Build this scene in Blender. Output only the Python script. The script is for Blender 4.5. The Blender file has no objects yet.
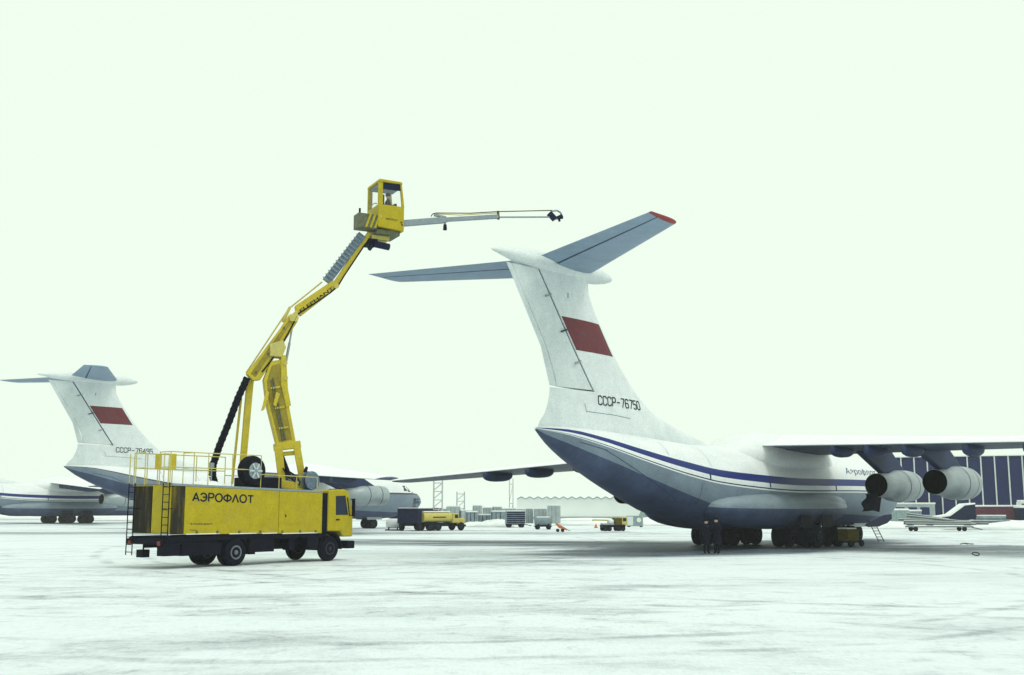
import bpy, bmesh, math, random
import numpy as np
from mathutils import Vector, Matrix

random.seed(7)
scene = bpy.context.scene
C = scene.collection
R = math.radians

# ------------------------------------------------------------------ camera
IW, IH = 1024, 675
F, YH, CH = 1114.03, 507.57, 2.3446          # focal length in pixels, horizon row, eye height
PIT = math.atan((YH - IH / 2) / F)
cam = bpy.data.cameras.new('camera'); cam.sensor_width = 36.0; cam.lens = F / IW * 36.0
cam.clip_start = 0.5; cam.clip_end = 9000
co = bpy.data.objects.new('camera', cam); C.objects.link(co)
co.location = (0, 0, CH); co.rotation_euler = (math.pi / 2 + PIT, 0, 0)
scene.camera = co
scene.cycles.volume_bounces = 6
scene.render.resolution_x = IW; scene.render.resolution_y = IH

# ------------------------------------------------------------------ overcast sky and faint sun
SUN_EL, SUN_AZ = R(62), R(120)
w = bpy.data.worlds.new('World'); scene.world = w; w.use_nodes = True
nt = w.node_tree; nt.nodes.clear()
out = nt.nodes.new('ShaderNodeOutputWorld')
sky = nt.nodes.new('ShaderNodeTexSky'); sky.sky_type = 'NISHITA'; sky.sun_disc = False
sky.sun_elevation = SUN_EL; sky.sun_rotation = SUN_AZ; sky.dust_density = 4.0
b1 = nt.nodes.new('ShaderNodeBackground'); b1.inputs[1].default_value = 0.06
b2 = nt.nodes.new('ShaderNodeBackground'); b2.inputs[0].default_value = (0.875, 1.0, 0.86, 1); b2.inputs[1].default_value = 0.86
mx = nt.nodes.new('ShaderNodeMixShader'); mx.inputs[0].default_value = 0.93
nt.links.new(sky.outputs[0], b1.inputs[0]); nt.links.new(b1.outputs[0], mx.inputs[1])
nt.links.new(b2.outputs[0], mx.inputs[2]); nt.links.new(mx.outputs[0], out.inputs[0])
sl = bpy.data.lights.new('sun', 'SUN'); sl.energy = 0.95; sl.angle = R(22); sl.color = (1.0, 0.98, 0.93)
so = bpy.data.objects.new('sun', sl); C.objects.link(so)
sd = Vector((math.sin(SUN_AZ) * math.cos(SUN_EL), math.cos(SUN_AZ) * math.cos(SUN_EL), math.sin(SUN_EL)))
so.rotation_euler = sd.to_track_quat('Z', 'Y').to_euler(); so.location = (0, -40, 60)
vs = scene.view_settings
vs.view_transform = 'Standard'; vs.look = 'None'; vs.exposure = 0.30; vs.gamma = 1.0; vs.use_curve_mapping = False

# ------------------------------------------------------------------ pixel -> place
def ray(u, v):
    a = (u - IW / 2) / F; b = (IH / 2 - v) / F
    c, s = math.cos(PIT), math.sin(PIT)
    return Vector((a, c - b * s, s + b * c))
def ground_at(u, v, z=0.0):
    d = ray(u, v); t = (z - CH) / d.z
    return Vector((d.x * t, d.y * t, z))
def on_plane(u, v, P0, ang, off=0.0):
    d = ray(u, v); n = Vector((math.sin(ang), -math.cos(ang), 0)); p = Vector(P0) + n * off
    t = (n.x * p.x + n.y * p.y) / (n.x * d.x + n.y * d.y)
    return Vector((d.x * t, d.y * t, CH + d.z * t))
def at_depth(u, D, z=0.0):
    return Vector(((u - IW / 2) / F * D, D, z))

# ------------------------------------------------------------------ materials
MATS = {}
def mat(name, col, rough=0.6, metal=0.0, var=0.12, scale=3.0, dirt=None, dirt_amt=0.0, bump=0.0, spec=0.4, stretch=(1, 1, 1), grain=0.16):
    m = bpy.data.materials.new(name); m.use_nodes = True; t = m.node_tree; N = t.nodes; L = t.links
    p = N['Principled BSDF']; p.inputs['Roughness'].default_value = rough; p.inputs['Metallic'].default_value = metal
    p.inputs['Specular IOR Level'].default_value = spec
    tc = N.new('ShaderNodeTexCoord'); mp = N.new('ShaderNodeMapping'); mp.inputs['Scale'].default_value = stretch
    L.new(tc.outputs['Object'], mp.inputs[0])
    n1 = N.new('ShaderNodeTexNoise'); n1.inputs['Scale'].default_value = scale; n1.inputs['Detail'].default_value = 6; n1.inputs['Roughness'].default_value = 0.65
    L.new(mp.outputs[0], n1.inputs['Vector'])
    r = N.new('ShaderNodeValToRGB')
    r.color_ramp.elements[0].position = 0.3; r.color_ramp.elements[1].position = 0.7
    r.color_ramp.elements[0].color = [c * (1 - var) for c in col[:3]] + [1]
    r.color_ramp.elements[1].color = [min(1, c * (1 + var)) for c in col[:3]] + [1]
    L.new(n1.outputs[0], r.inputs[0]); last = r.outputs[0]
    if dirt is not None:
        n2 = N.new('ShaderNodeTexNoise'); n2.inputs['Scale'].default_value = scale * 0.45; n2.inputs['Detail'].default_value = 9; n2.inputs['Roughness'].default_value = 0.7
        L.new(mp.outputs[0], n2.inputs['Vector'])
        r2 = N.new('ShaderNodeValToRGB'); r2.color_ramp.elements[0].position = 0.5; r2.color_ramp.elements[1].position = 0.75
        L.new(n2.outputs[0], r2.inputs[0])
        mu = N.new('ShaderNodeMath'); mu.operation = 'MULTIPLY'; mu.inputs[1].default_value = dirt_amt; L.new(r2.outputs[0], mu.inputs[0])
        mm = N.new('ShaderNodeMixRGB'); mm.inputs[2].default_value = list(dirt[:3]) + [1]
        L.new(mu.outputs[0], mm.inputs[0]); L.new(last, mm.inputs[1]); last = mm.outputs[0]
    if grain:
        n3 = N.new('ShaderNodeTexNoise'); n3.inputs['Scale'].default_value = 11.0; n3.inputs['Detail'].default_value = 3; n3.inputs['Roughness'].default_value = 0.8
        L.new(tc.outputs['Object'], n3.inputs['Vector'])
        g3 = N.new('ShaderNodeMapRange'); g3.inputs[1].default_value = 0.25; g3.inputs[2].default_value = 0.75; g3.inputs[3].default_value = 1 - grain; g3.inputs[4].default_value = 1 + grain
        L.new(n3.outputs[0], g3.inputs[0]); vm = N.new('ShaderNodeVectorMath'); vm.operation = 'SCALE'
        L.new(last, vm.inputs[0]); L.new(g3.outputs[0], vm.inputs['Scale']); last = vm.outputs[0]
    L.new(last, p.inputs['Base Color'])
    rr = N.new('ShaderNodeMapRange'); rr.inputs[3].default_value = max(0, rough - 0.1); rr.inputs[4].default_value = min(1, rough + 0.12)
    L.new(n1.outputs[0], rr.inputs[0]); L.new(rr.outputs[0], p.inputs['Roughness'])
    if bump:
        bp = N.new('ShaderNodeBump'); bp.inputs['Strength'].default_value = bump; bp.inputs['Distance'].default_value = 0.05
        L.new(n1.outputs[0], bp.inputs['Height']); L.new(bp.outputs[0], p.inputs['Normal'])
    MATS[name] = m; return m

mat('yellow', (0.42, 0.33, 0.008), 0.5, var=0.1, scale=2.2, dirt=(0.30, 0.25, 0.06), dirt_amt=0.45, spec=0.18)
mat('yellow_dirty', (0.25, 0.19, 0.015), 0.7, var=0.35, scale=3, dirt=(0.34, 0.27, 0.04), dirt_amt=0.6, stretch=(1, 1, .4))
mat('yellow_boom', (0.52, 0.41, 0.03), 0.5, var=0.1, scale=2.0, dirt=(0.36, 0.30, 0.10), dirt_amt=0.5, spec=0.18)
mat('yellow_pale', (0.52, 0.44, 0.10), 0.6, var=0.1, scale=2.0, dirt=(0.4, 0.4, 0.25), dirt_amt=0.5)
mat('soot', (0.030, 0.027, 0.022), 0.85, var=0.5, scale=2.0, dirt=(0.26, 0.20, 0.015), dirt_amt=0.85, stretch=(1.6, 1.6, .25), spec=0.06)
mat('black', (0.006, 0.007, 0.016), 0.6, var=0.3, spec=0.06)
mat('rubber', (0.007, 0.008, 0.016), 0.8, var=0.3, scale=8, spec=0.06)
mat('rim_dark', (0.03, 0.035, 0.05), 0.5, spec=0.06)
mat('rim_grey', (0.12, 0.14, 0.16), 0.5)
mat('steel', (0.24, 0.29, 0.33), 0.45, 0.2, scale=5)
mat('steel_light', (0.55, 0.60, 0.63), 0.35, 0.4, scale=6)
mat('mount_grey', (0.10, 0.11, 0.06), 0.6, scale=6, var=0.4)
mat('grey_tray', (0.12, 0.165, 0.225), 0.6, scale=9, var=0.4)
mat('snow', (0.80, 0.83, 0.83), 0.9, var=0.06, scale=1.2, bump=0.5, spec=0.2)
mat('white_paint', (0.74, 0.77, 0.78), 0.5, var=0.05, scale=0.7, dirt=(0.56, 0.60, 0.62), dirt_amt=0.55, stretch=(0.5, 0.5, 2))
mat('rudder_paint', (0.60, 0.66, 0.665), 0.6, var=0.08, scale=1.4, dirt=(0.44, 0.50, 0.52), dirt_amt=0.5)
mat('frost_paint', (0.66, 0.71, 0.72), 0.6, var=0.08, scale=1.4, dirt=(0.48, 0.55, 0.56), dirt_amt=0.55)
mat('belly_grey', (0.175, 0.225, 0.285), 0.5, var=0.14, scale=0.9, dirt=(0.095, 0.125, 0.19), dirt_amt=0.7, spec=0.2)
mat('belly_shade', (0.06, 0.08, 0.15), 0.5, var=0.25, scale=0.9, dirt=(0.025, 0.035, 0.08), dirt_amt=0.6, spec=0.12)  # underside shade put into the colour of lower hull and sponsons
mat('line_brown', (0.06, 0.045, 0.05), 0.6)
mat('stripe_blue', (0.012, 0.025, 0.16), 0.4, var=0.12, spec=0.18)
mat('line_blue', (0.03, 0.05, 0.10), 0.5, spec=0.06)
mat('wing_grey', (0.05, 0.07, 0.125), 0.5, var=0.2, scale=1.0, dirt=(0.05, 0.07, 0.13), dirt_amt=0.6, spec=0.18)
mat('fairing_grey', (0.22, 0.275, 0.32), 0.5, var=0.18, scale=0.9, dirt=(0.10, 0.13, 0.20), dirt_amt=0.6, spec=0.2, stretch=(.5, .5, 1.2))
mat('under_grey', (0.21, 0.30, 0.42), 0.5, var=0.14, scale=1.2, dirt=(0.12, 0.17, 0.27), dirt_amt=0.5)
mat('metal_skin', (0.33, 0.38, 0.40), 0.42, 0.25, var=0.12, scale=1.3, dirt=(0.16, 0.19, 0.24), dirt_amt=0.6)
mat('pylon_grey', (0.035, 0.05, 0.11), 0.5, var=0.15, spec=0.06)
mat('nozzle_dark', (0.006, 0.006, 0.012), 0.7, spec=0.06)
mat('flag_red', (0.125, 0.014, 0.024), 0.6, var=0.3, scale=5, dirt=(0.10, 0.05, 0.06), dirt_amt=0.6)
mat('tip_red', (0.28, 0.03, 0.035), 0.5)
mat('letter_dark', (0.012, 0.016, 0.03), 0.6, spec=0.06)
mat('letter_blue', (0.02, 0.04, 0.16), 0.6)
mat('glass_dark', (0.012, 0.02, 0.045), 0.15, var=0.2, spec=0.22)
mat('skin', (0.55, 0.38, 0.30), 0.6)
mat('coat', (0.010, 0.011, 0.022), 0.85, var=0.3, scale=14, spec=0.06)
mat('red_lamp', (0.20, 0.015, 0.012), 0.3)
mat('lamp_glass', (0.6, 0.62, 0.6), 0.2)
mat('hangar_blue', (0.009, 0.015, 0.085), 0.55, var=0.25, scale=0.35, dirt=(0.03, 0.04, 0.12), dirt_amt=0.5, spec=0.10)
mat('hangar_white', (0.62, 0.66, 0.66), 0.6)
mat('wall_pale', (0.84, 0.87, 0.84), 0.8, var=0.05, scale=0.2)
mat('roof_grey', (0.30, 0.34, 0.34), 0.8)
mat('concrete', (0.34, 0.39, 0.40), 0.85, var=0.2, scale=1.2)
mat('crate_grey', (0.20, 0.26, 0.29), 0.8, var=0.35, scale=1.5, spec=0.18)
mat('dark_blue', (0.010, 0.015, 0.045), 0.5, var=0.3, spec=0.06)
mat('rust_red', (0.11, 0.035, 0.06), 0.75, var=0.3, scale=1, spec=0.18)
mat('orange', (0.55, 0.16, 0.05), 0.6)
mat('green_grey', (0.24, 0.32, 0.32), 0.8, var=0.2)
mat('pole_metal', (0.10, 0.13, 0.14), 0.6, 0.2, var=0.25)
mat('brown_yellow', (0.10, 0.08, 0.015), 0.7, var=0.4, scale=5, dirt=(0.03, 0.03, 0.02), dirt_amt=0.7, spec=0.06)

def clear_glass():
    m = bpy.data.materials.new('window_glass'); m.use_nodes = True; p = m.node_tree.nodes['Principled BSDF']
    p.inputs['Base Color'].default_value = (0.75, 0.85, 0.9, 1); p.inputs['Roughness'].default_value = 0.05
    p.inputs['Alpha'].default_value = 0.08
    MATS['window_glass'] = m
clear_glass()

def snow_ground():
    m = bpy.data.materials.new('snow_apron'); m.use_nodes = True; t = m.node_tree; N = t.nodes; L = t.links
    p = N['Principled BSDF']; p.inputs['Specular IOR Level'].default_value = 0.25
    geo = N.new('ShaderNodeNewGeometry')
    def noise(scale, sc, rot=0.0, detail=8, rough=0.62, dist=0.0, loc=(0, 0, 0)):
        mp = N.new('ShaderNodeMapping'); mp.inputs['Scale'].default_value = sc; mp.inputs['Rotation'].default_value = (0, 0, rot); mp.inputs['Location'].default_value = loc
        L.new(geo.outputs['Position'], mp.inputs[0])
        n = N.new('ShaderNodeTexNoise'); n.inputs['Scale'].default_value = scale; n.inputs['Detail'].default_value = detail
        n.inputs['Roughness'].default_value = rough; n.inputs['Distortion'].default_value = dist
        L.new(mp.outputs[0], n.inputs['Vector']); return n.outputs[0]
    def ramp(s, a, b):
        r = N.new('ShaderNodeMapRange'); r.interpolation_type = 'SMOOTHSTEP'
        r.inputs[1].default_value = a; r.inputs[2].default_value = b; L.new(s, r.inputs[0]); return r.outputs[0]
    def math_(op, a, b):
        n = N.new('ShaderNodeMath'); n.operation = op
        for i, x in enumerate((a, b)):
            if isinstance(x, (int, float)): n.inputs[i].default_value = x
            else: L.new(x, n.inputs[i])
        n.use_clamp = False; return n.outputs[0]
    # wind-scoured streaks of three sizes, thin spots where grey tarmac shows
    s1 = ramp(noise(1.0, (0.08, 0.20, 1), R(7), dist=0.9, detail=12, rough=.68), 0.47, 0.74)
    s2 = ramp(noise(1.0, (0.30, 0.50, 1), R(-9), dist=0.9, loc=(7, 3, 0), detail=12, rough=.70), 0.50, 0.76)
    s3 = ramp(noise(1.0, (1.7, 1.2, 1), R(-24), dist=0.5, loc=(1, 9, 0), detail=10, rough=.75), 0.50, 0.80)
    big = ramp(noise(1.0, (0.018, 0.035, 1), R(20), loc=(4, 1, 0)), 0.36, 0.66)
    fine = noise(1.0, (6.0, 2.6, 1), R(-12), detail=8, rough=.85)
    speck = noise(1.0, (14.0, 3.5, 1), R(5), detail=5, rough=.8)
    thin = math_('ADD', math_('MULTIPLY', s1, 0.42), math_('MULTIPLY', s2, 0.50))
    thin = math_('ADD', thin, math_('MULTIPLY', s3, 0.46))
    thin = math_('MULTIPLY', thin, math_('ADD', math_('MULTIPLY', big, 1.15), 0.42))
    # turning tyre tracks: rings round a few centres
    sep = N.new('ShaderNodeSeparateXYZ'); L.new(geo.outputs['Position'], sep.inputs[0])
    wob = math_('MULTIPLY', math_('SUBTRACT', noise(1.0, (0.12, 0.12, 1)), 0.5), 2.5)
    brk = ramp(noise(1.0, (0.3, 0.5, 1), loc=(3, 0, 0)), 0.40, 0.62)
    for (cx, cy, rad, wd, amt) in ((-4, 42, 22.0, 0.35, 0.32), (-4, 42, 24.1, 0.35, 0.30), (30, 75, 52, 0.4, 0.28), (30, 75, 54.2, 0.4, 0.28), (-60, 80, 66, 0.4, 0.25), (-60, 80, 68.1, 0.4, 0.25)):
        dx = math_('SUBTRACT', sep.outputs[0], cx); dy = math_('SUBTRACT', sep.outputs[1], cy)
        d = math_('SQRT', math_('ADD', math_('MULTIPLY', dx, dx), math_('MULTIPLY', dy, dy)), 0)
        e = math_('ABSOLUTE', math_('SUBTRACT', math_('ADD', d, wob), rad), 0)
        k = ramp(e, wd, wd * 0.2)
        thin = math_('ADD', thin, math_('MULTIPLY', math_('MULTIPLY', k, brk), amt))
    # long bare strip of wet tarmac on which the near aircraft stands, from (-15,82) to (45,60)
    ax, ay, bx, by = -14.0, 79.0, 40.0, 61.5
    ln = math.hypot(bx - ax, by - ay); nx, ny = -(by - ay) / ln, (bx - ax) / ln
    dd = math_('ADD', math_('MULTIPLY', math_('SUBTRACT', sep.outputs[0], ax), nx), math_('MULTIPLY', math_('SUBTRACT', sep.outputs[1], ay), ny))
    edge = math_('MULTIPLY', math_('SUBTRACT', noise(1.0, (0.05, 0.3, 1), R(-18), detail=7), 0.5), 8.5)
    dd = math_('ABSOLUTE', math_('ADD', dd, edge), 0)
    strip = math_('MULTIPLY', ramp(dd, 8.5, 3.0), ramp(sep.outputs[0], -24, -6))
    strip = math_('MULTIPLY', strip, math_('ADD', math_('MULTIPLY', ramp(noise(1.0, (0.10, 0.75, 1), R(-14), loc=(2, 2, 0), dist=.8), 0.30, 0.60), 0.85), 0.16))
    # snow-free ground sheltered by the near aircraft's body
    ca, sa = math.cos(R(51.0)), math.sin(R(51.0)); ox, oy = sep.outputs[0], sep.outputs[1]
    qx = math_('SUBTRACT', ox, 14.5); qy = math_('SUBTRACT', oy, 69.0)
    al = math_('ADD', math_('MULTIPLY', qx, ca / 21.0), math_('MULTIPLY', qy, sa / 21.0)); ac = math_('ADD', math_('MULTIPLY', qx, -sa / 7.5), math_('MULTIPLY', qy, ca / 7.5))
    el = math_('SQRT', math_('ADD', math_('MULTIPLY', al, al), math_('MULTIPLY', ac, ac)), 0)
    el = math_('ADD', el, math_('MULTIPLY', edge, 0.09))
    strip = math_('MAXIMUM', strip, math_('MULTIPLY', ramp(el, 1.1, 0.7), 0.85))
    # second strip under the middle aircraft
    dd2 = math_('ABSOLUTE', math_('ADD', math_('SUBTRACT', sep.outputs[1], 105.0), math_('MULTIPLY', edge, 1.0)), 0)
    strip2 = math_('MULTIPLY', math_('MULTIPLY', ramp(dd2, 6.5, 2.5), ramp(sep.outputs[0], 22, 0)), math_('MULTIPLY', ramp(noise(1.0, (0.06, 0.5, 1), loc=(9, 2, 0)), 0.35, 0.6), 0.55))
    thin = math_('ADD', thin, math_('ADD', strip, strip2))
    thin = math_('ADD', math_('MULTIPLY', thin, math_('ADD', math_('MULTIPLY', fine, 2.2), -0.1)), math_('MULTIPLY', math_('SUBTRACT', speck, 0.40), 0.55))
    cl = N.new('ShaderNodeClamp'); L.new(thin, cl.inputs[0]); cl.inputs[2].default_value = 0.97
    base = N.new('ShaderNodeMixRGB'); base.inputs[1].default_value = (0.72, 0.79, 0.83, 1); base.inputs[2].default_value = (0.80, 0.855, 0.885, 1)
    L.new(noise(1.0, (0.07, 0.2, 1), loc=(11, 5, 0)), base.inputs[0])
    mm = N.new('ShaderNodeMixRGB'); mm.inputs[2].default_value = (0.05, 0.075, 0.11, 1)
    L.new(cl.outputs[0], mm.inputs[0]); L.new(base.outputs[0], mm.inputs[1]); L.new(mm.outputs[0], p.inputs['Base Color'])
    rr = N.new('ShaderNodeMapRange'); rr.inputs[3].default_value = 0.85; rr.inputs[4].default_value = 0.5
    L.new(cl.outputs[0], rr.inputs[0]); L.new(rr.outputs[0], p.inputs['Roughness'])
    bp = N.new('ShaderNodeBump'); bp.inputs['Strength'].default_value = 0.6; bp.inputs['Distance'].default_value = 0.05
    hh = math_('ADD', math_('MULTIPLY', fine, 0.6), math_('MULTIPLY', noise(1.0, (0.3, 1.0, 1), R(8)), 1.4))
    L.new(hh, bp.inputs['Height']); L.new(bp.outputs[0], p.inputs['Normal'])
    MATS['snow_apron'] = m
snow_ground()

# ------------------------------------------------------------------ mesh helpers
class MB:
    def __init__(self): self.v = []; self.f = []; self.mi = []
    def add(self, vs, fs, mi=0):
        o = len(self.v); self.v += [tuple(p) for p in vs]
        for f in fs: self.f.append(tuple(i + o for i in f)); self.mi.append(mi)
        return self
    def box(self, a, b, M=None, mi=0):
        (x0, y0, z0), (x1, y1, z1) = a, b
        vs = [(x, y, z) for z in (z0, z1) for y in (y0, y1) for x in (x0, x1)]
        if M is not None: vs = [tuple(M @ Vector(p)) for p in vs]
        return self.add(vs, [(0, 2, 3, 1), (4, 5, 7, 6), (0, 1, 5, 4), (2, 6, 7, 3), (0, 4, 6, 2), (1, 3, 7, 5)], mi)
    def prism(self, poly, e0, e1, mi=0):
        # poly: 3D points of one face; e0,e1: offset vectors to both ends
        n = len(poly); e0, e1 = Vector(e0), Vector(e1)
        vs = [Vector(p) + e0 for p in poly] + [Vector(p) + e1 for p in poly]
        fs = [tuple(range(n - 1, -1, -1)), tuple(range(n, 2 * n))] + [(i, (i + 1) % n, n + (i + 1) % n, n + i) for i in range(n)]
        return self.add(vs, fs, mi)
    def tube(self, p0, p1, r0, r1=None, n=8, mi=0):
        r1 = r0 if r1 is None else r1; p0, p1 = Vector(p0), Vector(p1); d = (p1 - p0).normalized()
        a = d.orthogonal().normalized(); b = d.cross(a)
        vs = [p + a * (r * math.cos(2 * math.pi * i / n)) + b * (r * math.sin(2 * math.pi * i / n)) for p, r in ((p0, r0), (p1, r1)) for i in range(n)]
        fs = [(i, (i + 1) % n, n + (i + 1) % n, n + i) for i in range(n)] + [tuple(range(n - 1, -1, -1)), tuple(range(n, 2 * n))]
        return self.add(vs, fs, mi)
    def path(self, pts, r, n=6, mi=0):
        for a, b in zip(pts[:-1], pts[1:]): self.tube(a, b, r, n=n, mi=mi)
        return self
    def beam(self, p0, p1, wid, hgt, side, mi=0, w1=None, h1=None):
        # rectangular bar p0->p1; side = unit vector of its width
        p0, p1, s = Vector(p0), Vector(p1), Vector(side).normalized(); d = (p1 - p0).normalized(); u = s.cross(d).normalized()
        w1 = wid if w1 is None else w1; h1 = hgt if h1 is None else h1
        vs = [p + s * (sx * ww / 2) + u * (sz * hh / 2) for p, ww, hh in ((p0, wid, hgt), (p1, w1, h1)) for sx, sz in ((-1, -1), (1, -1), (1, 1), (-1, 1))]
        return self.add(vs, [(3, 2, 1, 0), (4, 5, 6, 7), (0, 1, 5, 4), (1, 2, 6, 5), (2, 3, 7, 6), (3, 0, 4, 7)], mi)
    def loft(self, rings, closed=True, cap=True, mis=None):
        n = len(rings[0]); vs = [p for r in rings for p in r]; o = len(self.v); self.v += [tuple(p) for p in vs]
        for k in range(len(rings) - 1):
            for i in range(n if closed else n - 1):
                j = (i + 1) % n
                self.f.append((o + k * n + i, o + k * n + j, o + (k + 1) * n + j, o + (k + 1) * n + i)); self.mi.append(mis[i] if mis else 0)
        if cap and closed:
            self.f.append(tuple(o + i for i in range(n - 1, -1, -1))); self.mi.append(0)
            self.f.append(tuple(o + (len(rings) - 1) * n + i for i in range(n))); self.mi.append(0)
        return self
    def lathe(self, prof, org, axis, n=24, cap=True, mis=None):
        # prof: (distance along axis, radius)
        org, ax = Vector(org), Vector(axis).normalized(); a = ax.orthogonal().normalized(); b = ax.cross(a)
        rings = [[org + ax * s + a * (r * math.cos(2 * math.pi * i / n)) + b * (r * math.sin(2 * math.pi * i / n)) for i in range(n)] for s, r in prof]
        o = len(self.f); self.loft(rings, True, cap)
        return self
    def build(self, name, m, parent=None, smooth=False, bevel=0.0, xf=None, angle=40, fixn=True):
        me = bpy.data.meshes.new(name); vs = self.v if xf is None else [tuple(xf(p)) for p in self.v]
        me.from_pydata(vs, [], self.f)
        ms = m if isinstance(m, (list, tuple)) else [m]
        for x in ms: me.materials.append(MATS[x])
        me.polygons.foreach_set('material_index', self.mi)
        if fixn:
            bm = bmesh.new(); bm.from_mesh(me); bmesh.ops.recalc_face_normals(bm, faces=bm.faces[:]); bm.to_mesh(me); bm.free()
        o = bpy.data.objects.new(name, me); C.objects.link(o)
        if smooth:
            me.polygons.foreach_set('use_smooth', [True] * len(me.polygons))
            es = o.modifiers.new('edge_split', 'EDGE_SPLIT'); es.split_angle = R(angle)
        if bevel:
            b = o.modifiers.new('bevel', 'BEVEL'); b.width = bevel; b.segments = 2; b.limit_method = 'ANGLE'
        if parent is not None: o.parent = parent
        return o

def thing(name, label, cat, loc=(0, 0, 0), rotz=0.0, group=None):
    o = bpy.data.objects.new(name, None); o.empty_display_size = 0.2; C.objects.link(o)
    o.location = loc; o.rotation_euler = (0, 0, rotz); tag(o, label, cat, group); return o
def tag(o, label, cat, group=None):
    o['label'] = label; o['category'] = cat
    if group: o['group'] = group
    return o
def share(src, name, parent, loc=None, M=None):
    c = bpy.data.objects.new(name, src.data); C.objects.link(c); c.parent = parent
    for md in src.modifiers:
        k = c.modifiers.new(md.name, md.type)
        for a in ('width', 'segments', 'limit_method', 'split_angle'):
            if hasattr(md, a): setattr(k, a, getattr(md, a))
    if M is not None: c.matrix_local = M
    elif loc is not None: c.location = loc
    return c

def text_mesh(s, bold=0.0, shear=0.0):
    cu = bpy.data.curves.new('txt', 'FONT'); cu.body = s; cu.size = 1.0; cu.offset = bold; cu.shear = shear; cu.resolution_u = 3
    o = bpy.data.objects.new('txt', cu); C.objects.link(o)
    dg = bpy.context.evaluated_depsgraph_get(); me = bpy.data.meshes.new_from_object(o.evaluated_get(dg))
    vs = [(v.co.x, v.co.y) for v in me.vertices]; fs = [tuple(p.vertices) for p in me.polygons]
    bpy.data.objects.remove(o); bpy.data.curves.remove(cu); bpy.data.meshes.remove(me)
    x0 = min(v[0] for v in vs); x1 = max(v[0] for v in vs); y0 = min(v[1] for v in vs); y1 = max(v[1] for v in vs)
    return [((x - x0) / (x1 - x0), (y - y0) / (y1 - y0)) for x, y in vs], fs

def text_part(s, fn, m, parent, name='lettering', bold=0.0, shear=0.0):
    vs, fs = text_mesh(s, bold, shear)
    mb = MB(); mb.add([fn(a, b) for a, b in vs], fs)
    return mb.build(name, m, parent, fixn=False)

def pchip(xs, ys):
    xs = np.array(xs, float); ys = np.array(ys, float); h = np.diff(xs); d = np.diff(ys) / h; m = np.zeros_like(ys)
    for i in range(1, len(xs) - 1):
        if d[i - 1] * d[i] > 0:
            w1 = 2 * h[i] + h[i - 1]; w2 = h[i] + 2 * h[i - 1]; m[i] = (w1 + w2) / (w1 / d[i - 1] + w2 / d[i])
    m[0] = d[0]; m[-1] = d[-1]
    def f(x):
        x = min(max(x, xs[0]), xs[-1]); i = min(max(int(np.searchsorted(xs, x)) - 1, 0), len(h) - 1); t = (x - xs[i]) / h[i]
        return float((2*t**3-3*t**2+1)*ys[i] + (t**3-2*t**2+t)*h[i]*m[i] + (-2*t**3+3*t**2)*ys[i+1] + (t**3-t**2)*h[i]*m[i+1])
    return f

# ------------------------------------------------------------------ ground
def disc_sheet():
    mb = MB(); radii = [0, 20, 40, 70, 110, 170, 260, 420, 800, 1500, 2600]; n = 64; cy = 60
    vs = [(0, cy, 0)]; fs = []
    for r in radii[1:]:
        vs += [(r * math.cos(2 * math.pi * i / n), cy + r * math.sin(2 * math.pi * i / n), 0) for i in range(n)]
    for i in range(n): fs.append((0, 1 + i, 1 + (i + 1) % n))
    for k in range(len(radii) - 2):
        for i in range(n):
            a = 1 + k * n + i; b = 1 + k * n + (i + 1) % n; fs.append((a, a + n, b + n, b))
    mb.add(vs, fs); o = mb.build('ground', 'snow_apron'); o['kind'] = 'structure'; return o
disc_sheet()

# ------------------------------------------------------------------ aircraft
def af(c):   # NACA half thickness, peak 0.5
    c = min(max(c, 0.0), 1.0); return 5 * (0.2969 * math.sqrt(c) - 0.126 * c - 0.3516 * c * c + 0.2843 * c ** 3 - 0.1036 * c ** 4)
zt_ = pchip([-0.9, -0.2, 1, 2.2, 3.6, 5.2, 30, 35, 40, 43, 43.4], [3.3, 3.95, 4.5, 5.0, 5.75, 5.9, 5.9, 6.1, 6.22, 6.15, 6.06])
zb_ = pchip([-0.9, -0.2, 1, 3, 6, 28, 29.4, 31, 33, 34.4, 37.2, 38.9, 40.6, 42.2, 43.4], [2.8, 2.2, 1.65, 1.25, 1.1, 1.1, 1.27, 1.62, 2.06, 2.48, 3.33, 3.9, 4.54, 5.25, 5.98])
hw_ = pchip([-0.9, -0.2, 1, 3, 5.2, 28, 31, 34, 37, 40, 42, 43, 43.4], [0.25, 0.9, 1.45, 2.1, 2.4, 2.4, 2.3, 2.0, 1.6, 1.05, 0.6, 0.25, 0.06])
zc_ = pchip([-0.9, 0, 3, 5, 28, 31, 34, 37, 40, 42, 43.4], [3.0, 3.1, 3.4, 3.5, 3.5, 3.75, 4.2, 4.85, 5.5, 5.9, 6.02])
zs_ = pchip([-0.9, 9.5, 20, 26.5, 30, 33.6, 36.9, 39.6, 41.4, 43.4], [3.9, 3.95, 3.86, 4.0, 4.16, 4.6, 5.15, 5.68, 5.95, 6.05])
def fus_half(X, Z):
    zc, hw = zc_(X), hw_(X); b = (zt_(X) - zc) if Z > zc else (zc - zb_(X)); q = max(0.0, 1 - ((Z - zc) / b) ** 2); sq = float(np.interp(X, [28, 33, 41, 43.4], [1.0, .72, .75, 1.0])) if Z < zc else 1.0; return hw * math.sqrt(q) ** sq
finLE = pchip([5.3, 5.9, 6.55, 7.36, 8.38, 10.12, 11.66, 13.14, 13.8], [24.5, 27.0, 30.1, 33.0, 34.68, 36.55, 37.8, 38.74, 38.8])
finTE = pchip([5.3, 5.7, 6.04, 6.85, 7.59, 7.98, 13.9], [40.0, 41.8, 43.25, 42.6, 42.28, 42.2, 45.45])
def fin_hinge(z): return 38.97 + (z - 8.16) * (42.95 - 38.77) / (13.74 - 8.16)
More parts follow.
